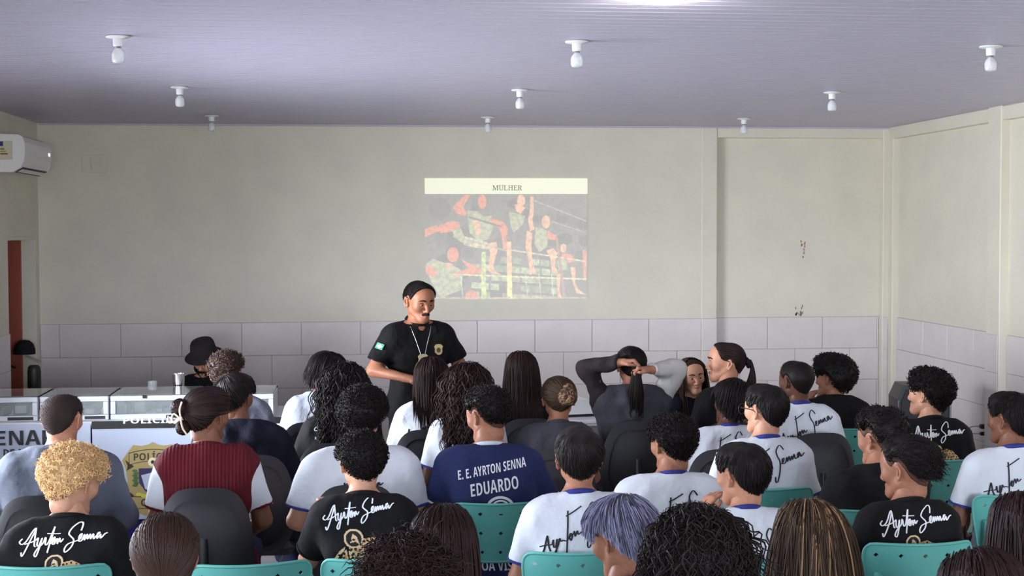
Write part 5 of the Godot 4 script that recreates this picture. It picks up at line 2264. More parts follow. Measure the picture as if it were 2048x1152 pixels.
# locks that run over the skull and then fall
func locks(g: Geo, st: Dictionary, n: int, mode: String, len0: float, len1: float, rad: float, opt := {}) -> void:
	var goal: Vector3 = opt.get("goal", Vector3.ZERO)
	var wave: float = opt.get("wave", 0.0)
	var grav: float = opt.get("grav", 0.4)
	var side: float = opt.get("side", 0.0)
	var lay: float = opt.get("lay", 0.012)
	for r in roots(n, st):
		var d: Vector3 = r[0]
		if mode == "fall" and absf(r[1]) > 2.35:
			continue
		var layer := rng.randf_range(0.1, 1.0) * lay + thick(st, r[2]) * 0.7
		var p := scalp(d) + d * layer
		var dir: Vector3
		match mode:
			"fall":
				dir = Vector3.DOWN - d * Vector3.DOWN.dot(d)
				if d.y > 0.75:
					dir = Vector3(d.x + side + rng.randf_range(-0.05, 0.05), 0, absf(d.z) + 0.35)
				dir = dir.normalized()
			"goal":
				dir = goal - p
			"whorl":
				var w: Vector3 = d - opt.hub
				dir = w - d * w.dot(d) + (opt.hub as Vector3).cross(d) * 0.5
			"messy":
				dir = Vector3(rng.randf_range(-1, 1), rng.randf_range(-0.6, 0.5), rng.randf_range(-1, 1))
				dir = dir - d * dir.dot(d) * 0.8 + d * opt.get("stand", 0.35)
			"sweep":
				var w: Vector3 = opt.dir + Vector3(rng.randf_range(-0.4, 0.4), rng.randf_range(-0.2, 0.4), rng.randf_range(-0.4, 0.4))
				dir = w - d * w.dot(d) * 0.7
		dir = dir.normalized()
		var l := rng.randf_range(len0, len1)
		var m := 24 if wave > 0.006 else 9 if mode == "whorl" or mode == "messy" or mode == "sweep" else 12
		var step := l / (m - 1)
		var line := PackedVector3Array()
		var rr := PackedFloat32Array()
		var ph := rng.randf() * TAU
		var sway: Vector3 = Vector3(rng.randf_range(-1, 1), 0, rng.randf_range(-1, 1)) * opt.get("sway", 0.08)
		var tw: float = rng.randf_range(2.0, 3.4) * (1.0 if rng.randf() > 0.5 else -1.0) * opt.get("turns", 1.0)
		for k in m:
			var t := float(k) / (m - 1)
			var q := p
			if wave > 0.0:
				var e1 := dir.cross(Vector3.RIGHT if absf(dir.x) < 0.8 else Vector3.UP).normalized()
				var e2 := dir.cross(e1)
				q += (e1 * cos(ph + t * tw * TAU) + e2 * sin(ph + t * tw * TAU)) * wave * smoothstep(0.0, 0.35, t)
			line.append(q)
			rr.append(rad * (0.65 + 0.5 * sin(PI * minf(t * 1.1 + 0.12, 1.0))) * (1.0 - 0.75 * smoothstep(0.85, 1.0, t)))
			if mode == "goal":
				var to := goal - p
				if to.length() < step * 1.2:
					line.append(goal + Vector3(rng.randf_range(-0.01, 0.01), rng.randf_range(-0.01, 0.01), 0))
					rr.append(rad)
					break
				dir = to.normalized()
			elif mode == "fall":
				dir = dir.lerp((Vector3.DOWN + sway).normalized(), grav * 11.0 / (m - 1)).normalized()
			elif mode == "whorl":
				dir = dir.lerp(Vector3.DOWN, opt.get("droop", 0.08)).normalized()
			elif mode == "messy" or mode == "sweep":
				dir = dir.lerp(Vector3.DOWN, 0.12).normalized()
			p += dir * step
			# stay outside the skull
			var rel := p - SC
			var dist := rel.length()
			var need := skull_r(rel / dist) + layer
			if dist < need and (mode != "fall" or p.y > -0.09):
				p = SC + rel * (need / dist)
			if mode == "whorl":
				var dd := rel.normalized()
				if rad_to_deg(asin(dd.y)) < hairline(atan2(dd.x, dd.z)) - opt.get("over", 4.0):
					break
			# stay on the back and shoulders
			if mode == "fall" and p.y < -0.1:
				var room := lerpf(0.055, 0.145, smoothstep(-0.1, -0.2, p.y)) + layer * 0.6
				if absf(p.x) < 0.12 and p.z > -0.03 and p.z < room:
					p.z = room
		var c: float = rng.randf_range(0.7, 1.3) * opt.get("base", 1.0)
		var warm := 1.0
		if rng.randf() < opt.get("dark", 0.0):
			c *= 0.35
		if rng.randf() < opt.get("light", 0.0) and not mode == "goal":
			c = opt.get("light_by", 2.2) * rng.randf_range(0.6, 1.0)
			warm = opt.get("warm", 1.0)
		g.tube(line, rr, 3 if rad < 0.0029 else 4, Color(c, c * warm, c * warm), false)


func hair_mesh(style: String) -> ArrayMesh:
	if cache.has("hair_" + style):
		return cache["hair_" + style]
	rng.seed = hash(style) % 100000
	var g := Geo.new()
	g.tinted = true
	match style:
		"buzz":
			var st := {"top": 0.006, "side": 0.005, "low": 0.002, "lump": 0.001, "freq": 120.0}
			hair_cap(g, st, 1.0)
			curls(g, st, 1400, 0.006, 0.002, 0.0011, 0.6, 0.2)
		"crop":   # short neat hair, close at the neck
			var st := {"top": 0.022, "side": 0.009, "low": 0.002, "lump": 0.004, "freq": 25.0}
			hair_cap(g, st, 0.8)
			locks(g, st, 2200, "whorl", 0.022, 0.045, 0.0018, {"hub": Vector3(0.1, 0.82, 0.55), "lay": 0.005, "over": 1.0})
		"short":
			var st := {"top": 0.013, "side": 0.005, "low": 0.001, "lump": 0.002, "freq": 40.0}
			hair_cap(g, st, 0.8)
			locks(g, st, 3000, "whorl", 0.012, 0.022, 0.0013, {"hub": Vector3(0.1, 0.82, 0.55), "lay": 0.004, "over": 0.0})
		"crop_full":
			var st := {"top": 0.026, "side": 0.015, "low": 0.005, "lump": 0.005, "freq": 25.0}
			hair_cap(g, st, 0.8)
			locks(g, st, 2800, "whorl", 0.03, 0.06, 0.002, {"hub": Vector3(-0.1, 0.82, 0.55), "lay": 0.007, "droop": 0.05, "over": 1.0})
		"quiff":   # shaved sides, wavy length on top
			var st := {"top": 0.034, "side": 0.012, "low": 0.003, "lump": 0.008, "freq": 22.0, "lift": 13.0}
			hair_cap(g, st, 0.8)
			st.curl_lift = 4.0
			locks(g, st, 3400, "sweep", 0.035, 0.065, 0.002, {"lay": 0.012, "wave": 0.003, "dir": Vector3(0.6, -0.1, 0.6)})
		"shaved_sides":
			var st := {"top": 0.004, "side": 0.0035, "low": 0.0015, "lump": 0.0005}
			hair_cap(g, st, 1.0)
		"curly":
			var st := {"top": 0.024, "side": 0.016, "low": 0.007, "lump": 0.004}
			hair_cap(g, st, 0.55)
			curls(g, st, 2400, 0.026, 0.0058, 0.0022, 0.7, 0.1)
		"curly_top":
			var st := {"top": 0.03, "side": 0.01, "low": 0.004, "lump": 0.004, "lift": 10.0}
			hair_cap(g, st, 0.55)
			curls(g, st, 1500, 0.028, 0.006, 0.0026, 0.7, 0.1)
		"curly_big":
			var st := {"top": 0.036, "side": 0.034, "low": 0.018, "lump": 0.006}
			hair_cap(g, st, 0.55)
			curls(g, st, 3600, 0.03, 0.0072, 0.0022, 0.8, 0.1)
		"afro":
			var st := {"top": 0.05, "side": 0.052, "low": 0.035, "lump": 0.006}
			hair_cap(g, st, 0.6)
			curls(g, st, 3000, 0.026, 0.005, 0.0026, 0.9, 0.0)
		"afro_top":
			var st := {"top": 0.045, "side": 0.034, "low": 0.01, "lump": 0.005, "lift": 20.0}
			hair_cap(g, st, 0.6)
			curls(g, st, 2300, 0.024, 0.0045, 0.0025, 0.9, 0.0)
		"long_curly":
			var st := {"top": 0.022, "side": 0.028, "low": 0.03, "lump": 0.006}
			hair_cap(g, st, 0.5)
			curls(g, st, 1300, 0.045, 0.008, 0.0026, 0.5, 0.5)
			locks(g, st, 1150, "fall", 0.26, 0.42, 0.0034, {"wave": 0.01, "turns": 1.6, "grav": 0.35, "sway": 0.16, "lay": 0.03})
		"big_curly":
			var st := {"top": 0.04, "side": 0.055, "low": 0.055, "lump": 0.01}
			hair_cap(g, st, 0.5)
			locks(g, st, 800, "fall", 0.2, 0.34, 0.0022, {"wave": 0.012, "turns": 1.4, "grav": 0.25, "sway": 0.3, "lay": 0.03})
			curls(g, st, 7000, 0.03, 0.0095, 0.0016, 1.0, 0.1, 0.75)
		"straight":
			var st := {"top": 0.01, "side": 0.013, "low": 0.014, "lump": 0.0}
			hair_cap(g, st, 0.8)
			locks(g, st, 3000, "fall", 0.34, 0.44, 0.0027, {"grav": 0.45, "sway": 0.05, "lay": 0.014})
		"streaked":
			var st := {"top": 0.01, "side": 0.014, "low": 0.014, "lump": 0.0}
			hair_cap(g, st, 0.13)
			locks(g, st, 4000, "fall", 0.36, 0.5, 0.0021, {"grav": 0.4, "sway": 0.12, "lay": 0.016, "light": 0.12, "light_by": 1.2, "base": 0.17})
		"bob":
			var st := {"top": 0.012, "side": 0.018, "low": 0.02, "lump": 0.0}
			hair_cap(g, st, 0.8)
			locks(g, st, 2000, "fall", 0.2, 0.27, 0.0028, {"grav": 0.45, "sway": 0.05, "lay": 0.016})
		"mop":   # straight dark hair brushed forward to one side
			var st := {"top": 0.022, "side": 0.022, "low": 0.012, "lump": 0.004}
			hair_cap(g, st, 0.8)
			locks(g, st, 1900, "whorl", 0.07, 0.12, 0.003, {"hub": Vector3(0.25, 0.85, 0.4), "lay": 0.012, "droop": 0.2, "over": 9.0})
		"dyed":
			var st := {"top": 0.024, "side": 0.018, "low": 0.006, "lump": 0.003}
			hair_cap(g, st, 0.3)
			locks(g, st, 3800, "whorl", 0.04, 0.075, 0.0017, {"hub": Vector3(0.12, 0.86, 0.48), "lay": 0.011, "droop": 0.06, "light": 0.35, "light_by": 1.8, "over": 8.0, "dark": 0.4, "warm": 1.0})
		"messy":
			var st := {"top": 0.02, "side": 0.03, "low": 0.026, "lump": 0.008}
			hair_cap(g, st, 0.6)
			locks(g, st, 4200, "messy", 0.05, 0.1, 0.0019, {"lay": 0.016, "wave": 0.005, "stand": 0.08})
		"bun":
			var st := {"top": 0.014, "side": 0.014, "low": 0.006, "lump": 0.003}
			hair_cap(g, st, 0.15)
			locks(g, st, 2600, "goal", 0.2, 0.26, 0.0022, {"goal": Vector3(0.03, 0.02, 0.125), "lay": 0.008, "base": 0.18})
			curls_ball(g, Vector3(0.032, 0.02, 0.13), 0.05, 360, 0.0045, 0.35)
			curls_ball(g, Vector3(0.035, 0.06, 0.11), 0.03, 140, 0.004, 0.5)
		"low_bun":
			var st := {"top": 0.014, "side": 0.014, "low": 0.008, "lump": 0.003}
			hair_cap(g, st, 0.8)
			locks(g, st, 2600, "goal", 0.2, 0.26, 0.0019, {"goal": Vector3(0.0, -0.075, 0.1), "lay": 0.007})
			curls(g, st, 2200, 0.012, 0.003, 0.0011, 0.9, 0.2)
			curls_ball(g, Vector3(0.0, -0.08, 0.105), 0.035, 200, 0.006)
		"claw":   # twisted up and spilling out over a clip at the left
			var st := {"top": 0.02, "side": 0.018, "low": 0.01, "lump": 0.003}
			hair_cap(g, st, 0.8)
			locks(g, st, 1200, "goal", 0.2, 0.28, 0.004, {"goal": Vector3(-0.045, 0.03, 0.13), "lay": 0.01})
			curls_ball(g, Vector3(-0.06, 0.045, 0.13), 0.038, 200, 0.006)
			curls_ball(g, Vector3(-0.045, -0.045, 0.12), 0.03, 120, 0.006)
		"ponytail":
			var st := {"top": 0.012, "side": 0.012, "low": 0.007, "lump": 0.002}
			hair_cap(g, st, 0.8)
			locks(g, st, 1200, "goal", 0.2, 0.26, 0.0028, {"goal": Vector3(0.0, 0.01, 0.13), "lay": 0.005})
			for k in 150:
				var a := rng.randf() * TAU
				var w := rng.randf()
				var line := smooth([Vector3(0, 0.01, 0.12), Vector3(cos(a) * 0.02 * w, 0.005 + sin(a) * 0.02, 0.155), Vector3(cos(a) * 0.035 * w, -0.08, 0.165 + sin(a) * 0.02), Vector3(cos(a) * 0.05 * w, -0.17, 0.15 + sin(a) * 0.03), Vector3(cos(a) * 0.045 * w, -rng.randf_range(0.22, 0.3), 0.15)], 4)
				var c := rng.randf_range(0.7, 1.3) * (1.0 if rng.randf() > 0.2 else 2.5)
				g.tube(line, same(0.0042, line.size()), 4, Color(c, c * 0.95, c * 0.85), false)
	for k in g.c.size():
		g.c[k] = Color(g.c[k].r / TINT, g.c[k].g / TINT, g.c[k].b / TINT)
	cache["hair_" + style] = g.mesh()
	return cache["hair_" + style]


func curls_ball(g: Geo, at: Vector3, r: float, n: int, rad: float, streak := -1.0) -> void:
	for k in n:
		var d := Vector3(rng.randf_range(-1, 1), rng.randf_range(-1, 1), rng.randf_range(-1, 1)).normalized()
		var e1 := d.cross(Vector3.UP).normalized()
		var tw := (e1 * cos(k) + d.cross(e1) * sin(k)).normalized()
		var line := PackedVector3Array()
		for j in 7:
			var t := j / 6.0 - 0.5
			line.append(at + (d + tw * t * 1.7).normalized() * r * (1.0 - 0.15 * absf(t)))
		var c := rng.randf_range(0.6, 1.4)
		if streak > 0.0:
			c *= 0.9 if rng.randf() < streak else 0.18
		g.tube(line, rads([rad * 0.3, rad * 0.7, rad, rad, rad, rad * 0.7, rad * 0.3]), 4, Color(c, c, c), false)


# ------------------------------------------------------------------ putting a person together
func ring(at: Vector3, axis: Vector3, rx: float, rz: float, thick_: float, n := 28) -> ArrayMesh:
	var e1 := axis.cross(Vector3.BACK if absf(axis.z) < 0.9 else Vector3.UP).normalized()
	var e2 := axis.cross(e1).normalized()
	var line := PackedVector3Array()
	for k in n + 1:
		var a := TAU * k / n
		line.append(at + e1 * cos(a) * rx + e2 * sin(a) * rz)
	var g := Geo.new()
	g.tube(line, same(thick_, line.size()), 7, Color.WHITE, false)
	return g.mesh()


func person(p: Dictionary) -> Node3D:
	var s := skeleton(p.pose)
	var root := thing("person", p.label, "person", Vector3(p.x, 0, p.z), deg_to_rad(p.get("yaw", 0.0)), p.get("group", ""))
	var S: float = p.s
	root.scale = Vector3.ONE * S
	var wide: float = p.get("wide", 1.0)
	var hx: float = p.get("hx", 0.0)
	# the trunk leans sideways about the hips towards the head
	var k: float = hx / (s.head.y - s.hip.y)
	var T := Transform3D(Basis(Vector3(wide, 0, 0), Vector3(k, 1, 0), Vector3(0, 0, p.get("deep", wide))), Vector3(-k * s.hip.y, 0, 0))
	var hsz: float = p.get("head", 0.98) / S
	var turn: Array = p.get("turn", [0, 0, 0])
	var hb := Basis.from_euler(Vector3(deg_to_rad(turn[1]), deg_to_rad(turn[0]), deg_to_rad(turn[2]))).scaled(Vector3.ONE * hsz)
	var H := Transform3D(hb, s.head + Vector3(hx, 0, 0))
	H.origin.z = s.head.z * p.get("deep", wide)
	var sk := skin("skin_" + p.skin, SKINS[p.skin])
	var inv := T.affine_inverse()
	# skin: trunk, limbs, head and hands in one mesh
	var g := Geo.new()
	g.add(shape(p.pose, "skin"))
	g.add(cache["mesh_|head_fine" if p.get("face", false) else "mesh_|head"], inv * H)
	for w in [["l", 1.0], ["r", -1.0]]:
		var f: Vector3 = s["f" + w[0]]
		var look := Basis.looking_at(f.normalized(), p.get("palm_up", Vector3.UP) if absf(f.normalized().y) < 0.95 else Vector3.BACK)
		var hand := Transform3D(look * Basis.from_scale(Vector3(w[1], 1, 1) * 0.95), s["w" + w[0]])
		g.add(cache["mesh_|fist" if p.pose == "behind_head" or p.pose == "shoulder" else "mesh_|hand"], hand)
	var o := part(root, "body", g.mesh(), sk)
	o.transform = T
	# garments
	var cm := cloth("cloth_" + p.cloth, CLOTHS[p.cloth])
	var sh := part(root, p.get("garment_name", "shirt"), mesh_of(p.pose + "|" + p.garment), cm)
	sh.transform = T
	if p.garment == "vest":
		var tee := part(root, "shirt", mesh_of(p.pose + "|tee"), cloth("cloth_white", CLOTHS.white))
		tee.transform = T
	if p.garment == "hood_body":
		for w in ["l", "r"]:
			var c: String = p.sleeves[0 if w == "l" else 1]
			var sv := part(root, "sleeve", mesh_of(p.pose + "|sleeve_" + w), cloth("cloth_" + c, CLOTHS[c]))
			sv.transform = T
	var tr := part(root, "trousers", mesh_of(p.pose + "|trousers"), cloth("cloth_" + p.get("legs", "jeans"), CLOTHS[p.get("legs", "jeans")]))
	tr.transform = T
	for w in ["l", "r"]:
		var b := part(root, "shoe", mesh_of("sit|shoe"), cloth("cloth_shoe", CLOTHS.shoe))
		b.position = T * (s["a" + w] + Vector3(0, -s["a" + w].y, 0))
	if p.garment in ["tee", "vest"]:
		var trim := cloth("cloth_" + p.get("trim", p.cloth), CLOTHS[p.get("trim", p.cloth)])
		var up := Vector3(0, 1, -0.4).normalized()
		part(sh, "collar", ring(s.neck + Vector3(0, 0.028, 0.01), up, 0.06, 0.062, 0.0115), trim)
		var wearer: Node3D = sh if p.garment == "tee" else root.get_node("shirt")
		for w in ["l", "r"]:
			var a: Vector3 = s["s" + w]
			var b: Vector3 = s["e" + w]
			part(wearer, "cuff", ring(a.lerp(b, 0.72), (b - a).normalized(), 0.0635, 0.0635, 0.0065, 22), trim)
	back_prints(p, sh)
	# hair
	var hm := hair_mat("hair_" + p.hair_col, HAIRS[p.hair_col], p.get("gloss", 0.55))
	if p.has("sides"):
		var sd := part(root, "shaved_sides", hair_mesh("shaved_sides"), hair_mat("hair_" + p.sides, HAIRS[p.sides]))
		sd.transform = H
	if p.hair != "":
		var h := part(root, "hair", hair_mesh(p.hair), hm)
		h.transform = H
	if p.get("face", false):
		face(root, H, p)
	root.set_meta("head", H)
	return root


func face(root: Node3D, H: Transform3D, p: Dictionary) -> void:
	var eye := Geo.new()
	eye.lathe([Vector2(0, -0.013), Vector2(0.008, -0.0102), Vector2(0.0122, -0.0045), Vector2(0.013, 0), Vector2(0.0122, 0.0045), Vector2(0.008, 0.0102), Vector2(0, 0.013)], 16)
	var iris := Geo.new()
	iris.lathe([Vector2(0.0062, 0.0), Vector2(0.005, 0.0012), Vector2(0, 0.0018)], 14)
	var lid := Geo.new()
	lid.lathe([Vector2(0.0143, -0.002), Vector2(0.0138, 0.004), Vector2(0.011, 0.0095), Vector2(0.006, 0.013), Vector2(0, 0.0143)], 16)
	var sk := skin("skin_" + p.skin, SKINS[p.skin])
	var hairm := hair_mat("hair_" + p.get("brow", p.hair_col), HAIRS[p.get("brow", p.hair_col)])
	for s in [-1.0, 1.0]:
		var c := Vector3(s * 0.031, 0.007, -0.0775)
		var e := part(root, "eye", eye.mesh(), mats["eye_white"])
		e.transform = H * Transform3D(Basis(), c)
		var i := part(e, "iris", iris.mesh(), mats["eye_dark"])
		i.transform = Transform3D(Basis(Vector3.RIGHT, -PI / 2 - p.get("gaze", 0.0)), Vector3.ZERO).translated_local(Vector3(0, 0.0118, 0))
		var l := part(root, "eyelid", lid.mesh(), sk)
		l.transform = H * Transform3D(Basis(Vector3.RIGHT, -p.get("lids", -0.3)), c)
		var l2 := part(root, "eyelid", lid.mesh(), sk)
		l2.transform = H * Transform3D(Basis(Vector3.RIGHT, PI - 0.42), c)
		var g := Geo.new()
		var line := smooth([Vector3(s * 0.012, 0.031, -0.103), Vector3(s * 0.03, 0.036, -0.0985), Vector3(s * 0.051, 0.03, -0.082)], 5)
		g.tube(line, rads([0.003, 0.0042, 0.0048, 0.005, 0.005, 0.0048, 0.0045, 0.004, 0.0034, 0.0028, 0.0016]), 6)
		g.tinted = true
		g.c.fill(Color(1.0 / TINT, 1.0 / TINT, 1.0 / TINT))
		var b := part(root, "eyebrow", g.mesh(), hairm)
		b.transform = H
	var g2 := Geo.new()
	var smile: float = p.get("smile", 0.0)
	g2.tube(smooth([Vector3(-0.023, -0.058 + smile, -0.0845), Vector3(-0.011, -0.0575, -0.0955), Vector3(0, -0.0588, -0.0985), Vector3(0.011, -0.0575, -0.0955), Vector3(0.023, -0.058 + smile, -0.0845)], 4), rads([0.001, 0.002, 0.003, 0.0035, 0.004, 0.004, 0.0042, 0.0044, 0.0046, 0.0044, 0.0042, 0.004, 0.004, 0.0035, 0.003, 0.002, 0.001]), 8)
	var lp := part(root, "lips", g2.mesh(), mats["lips"])
	lp.transform = H
	if p.get("moustache", false):
		var g := Geo.new()
		g.tinted = true
		rng.seed = 3
		for k in 150:
			var t := rng.randf_range(-1, 1)
			var a := Vector3(t * 0.024, -0.0435 - absf(t) * 0.005 + rng.randf_range(-0.003, 0.003), -0.101 + t * t * 0.012)
			g.tube(pts([a, a + Vector3(t * 0.006, -0.009, -0.002 + t * t * 0.003)]), rads([0.0013, 0.0008]), 3)
		g.c.fill(Color(1.0 / TINT, 1.0 / TINT, 1.0 / TINT))
		var m := part(root, "moustache", g.mesh(), hairm)
		m.transform = H
	if p.get("beard", false):
		var g := Geo.new()
		g.tinted = true
		rng.seed = 4
		for k in 900:
			var a := rng.randf_range(-1.9, 1.9)
			var y := rng.randf_range(-0.115, -0.02)
			if absf(a) < 0.75 and y > -0.07 and not (y > -0.052 and y < -0.04):
				continue
			var w := lerpf(0.076, 0.045, smoothstep(-0.02, -0.11, y))
			var q := Vector3(sin(a) * w, y, -cos(a) * w * 1.05 - 0.034)
			var dn := Vector3(sin(a) * 0.006, -0.012, -cos(a) * 0.006)
			g.tube(pts([q, q + dn]), rads([0.0028, 0.0015]), 3)
		g.c.fill(Color(1.0 / TINT, 1.0 / TINT, 1.0 / TINT))
		var m := part(root, "beard", g.mesh(), hairm)
		m.transform = H


func back_prints(p: Dictionary, sh: MeshInstance3D) -> void:
	var kind: String = p.get("print", "")
	if kind == "":
		return
	var key := "%s|%s|%s" % [p.pose, p.garment, kind]
	if not cache.has(key):
		var map := back_map(p.pose, p.garment)
		match kind:
			"signature":
				cache[key] = [["signature_print", strokes_mesh(map, SIGN_STROKES, -0.155, 0.855, 0.33, 0.08, 0.0058), "ink"]]
			"signature_low":
				cache[key] = [["signature_print", strokes_mesh(map, SIGN_STROKES, -0.11, 0.83, 0.31, 0.05, 0.0058), "ink"]]
			"signature_left":
				cache[key] = [["signature_print", strokes_mesh(map, SIGN_STROKES, -0.125, 0.82, 0.22, 0.08, 0.005), "ink"]]
			"script":
				cache[key] = [["script_print", strokes_mesh(map, SCRIPT_STROKES, -0.15, 0.955, 0.31, 0.04, 0.005), "print_white"], ["cat_print", cat_mesh(map, -0.11, 0.955, 0.22, 0.05), "cat"]]
			"script_tilt":
				cache[key] = [["script_print", strokes_mesh(map, SCRIPT_STROKES, -0.165, 0.955, 0.29, 0.14, 0.005), "print_white"], ["cat_print", cat_mesh(map, -0.16, 0.965, 0.27, -0.03), "cat"]]
			"jersey":
				cache[key] = [["school_lettering", text_on_back(map, "E. E. AYRTON SENNA", 0.04, -0.004, 0.985, 0.53, 0.1), "print_white"], ["name_lettering", text_on_back(map, "EDUARDO", 0.052, 0.0, 0.91, 0.6, 0.1), "print_white"], ["crest_print", ring_print(map, 0.02, 0.82, 0.05), "print_white"], ["town_lettering", text_on_back(map, "BOA VISTA", 0.04, 0.0, 0.565, 0.72, 0.0), "print_white"]]
	var cat := mat("cat_ink", Color.WHITE, 0.75)
	cat.vertex_color_use_as_albedo = true
	for e in cache[key]:
		part(sh, e[0], e[1], cat if e[2] == "cat" else mats[e[2]])


func ring_print(map: PackedFloat32Array, x: float, y: float, r: float) -> ArrayMesh:
	var g := Geo.new()
	for band in [[1.0, 0.78], [0.66, 0.5]]:
		var o := g.v.size()
		for k in 33:
			var a := TAU * k / 32
			for e in band:
				g.point(on_back(map, x + cos(a) * r * e * 1.15, y + sin(a) * r * e), Vector3.BACK)
		for k in 32:
			var q := o + k * 2
			g.i.append_array(PackedInt32Array([q, q + 1, q + 2, q + 1, q + 3, q + 2]))
	return g.mesh()


const SKINS := {
	"light": Color(0.80, 0.60, 0.49), "fair": Color(0.76, 0.55, 0.44), "tan": Color(0.66, 0.46, 0.36), "brown": Color(0.52, 0.35, 0.265), "deep": Color(0.38, 0.245, 0.185), "officer": Color(0.62, 0.415, 0.31),
}
const CLOTHS := {
	"white": Color(0.80, 0.815, 0.84), "black": Color(0.08, 0.076, 0.082), "navy": Color(0.14, 0.165, 0.31), "deep_navy": Color(0.085, 0.09, 0.14), "heather": Color(0.64, 0.655, 0.69), "slate": Color(0.45, 0.46, 0.51), "charcoal": Color(0.25, 0.25, 0.275),
	"maroon": Color(0.34, 0.085, 0.12), "blue": Color(0.2, 0.22, 0.49), "dusk": Color(0.36, 0.38, 0.43), "dark_brown": Color(0.16, 0.13, 0.14), "pale": Color(0.74, 0.73, 0.72), "jeans": Color(0.12, 0.13, 0.24), "shoe": Color(0.14, 0.14, 0.15), "polo": Color(0.065, 0.062, 0.066),
}
const HAIRS := {
	"black": Color(0.095, 0.07, 0.066), "soft_black": Color(0.12, 0.09, 0.085), "brown": Color(0.2, 0.135, 0.115), "chestnut": Color(0.22, 0.15, 0.12), "red_black": Color(0.15, 0.088, 0.083), "blond": Color(0.9, 0.74, 0.53), "lilac": Color(0.53, 0.53, 0.63), "fade": Color(0.42, 0.31, 0.26), "fade_dark": Color(0.34, 0.235, 0.19), "streak": Color(0.56, 0.43, 0.32), "stubble": Color(0.2, 0.16, 0.15), "curl_brown": Color(0.27, 0.2, 0.17),
}


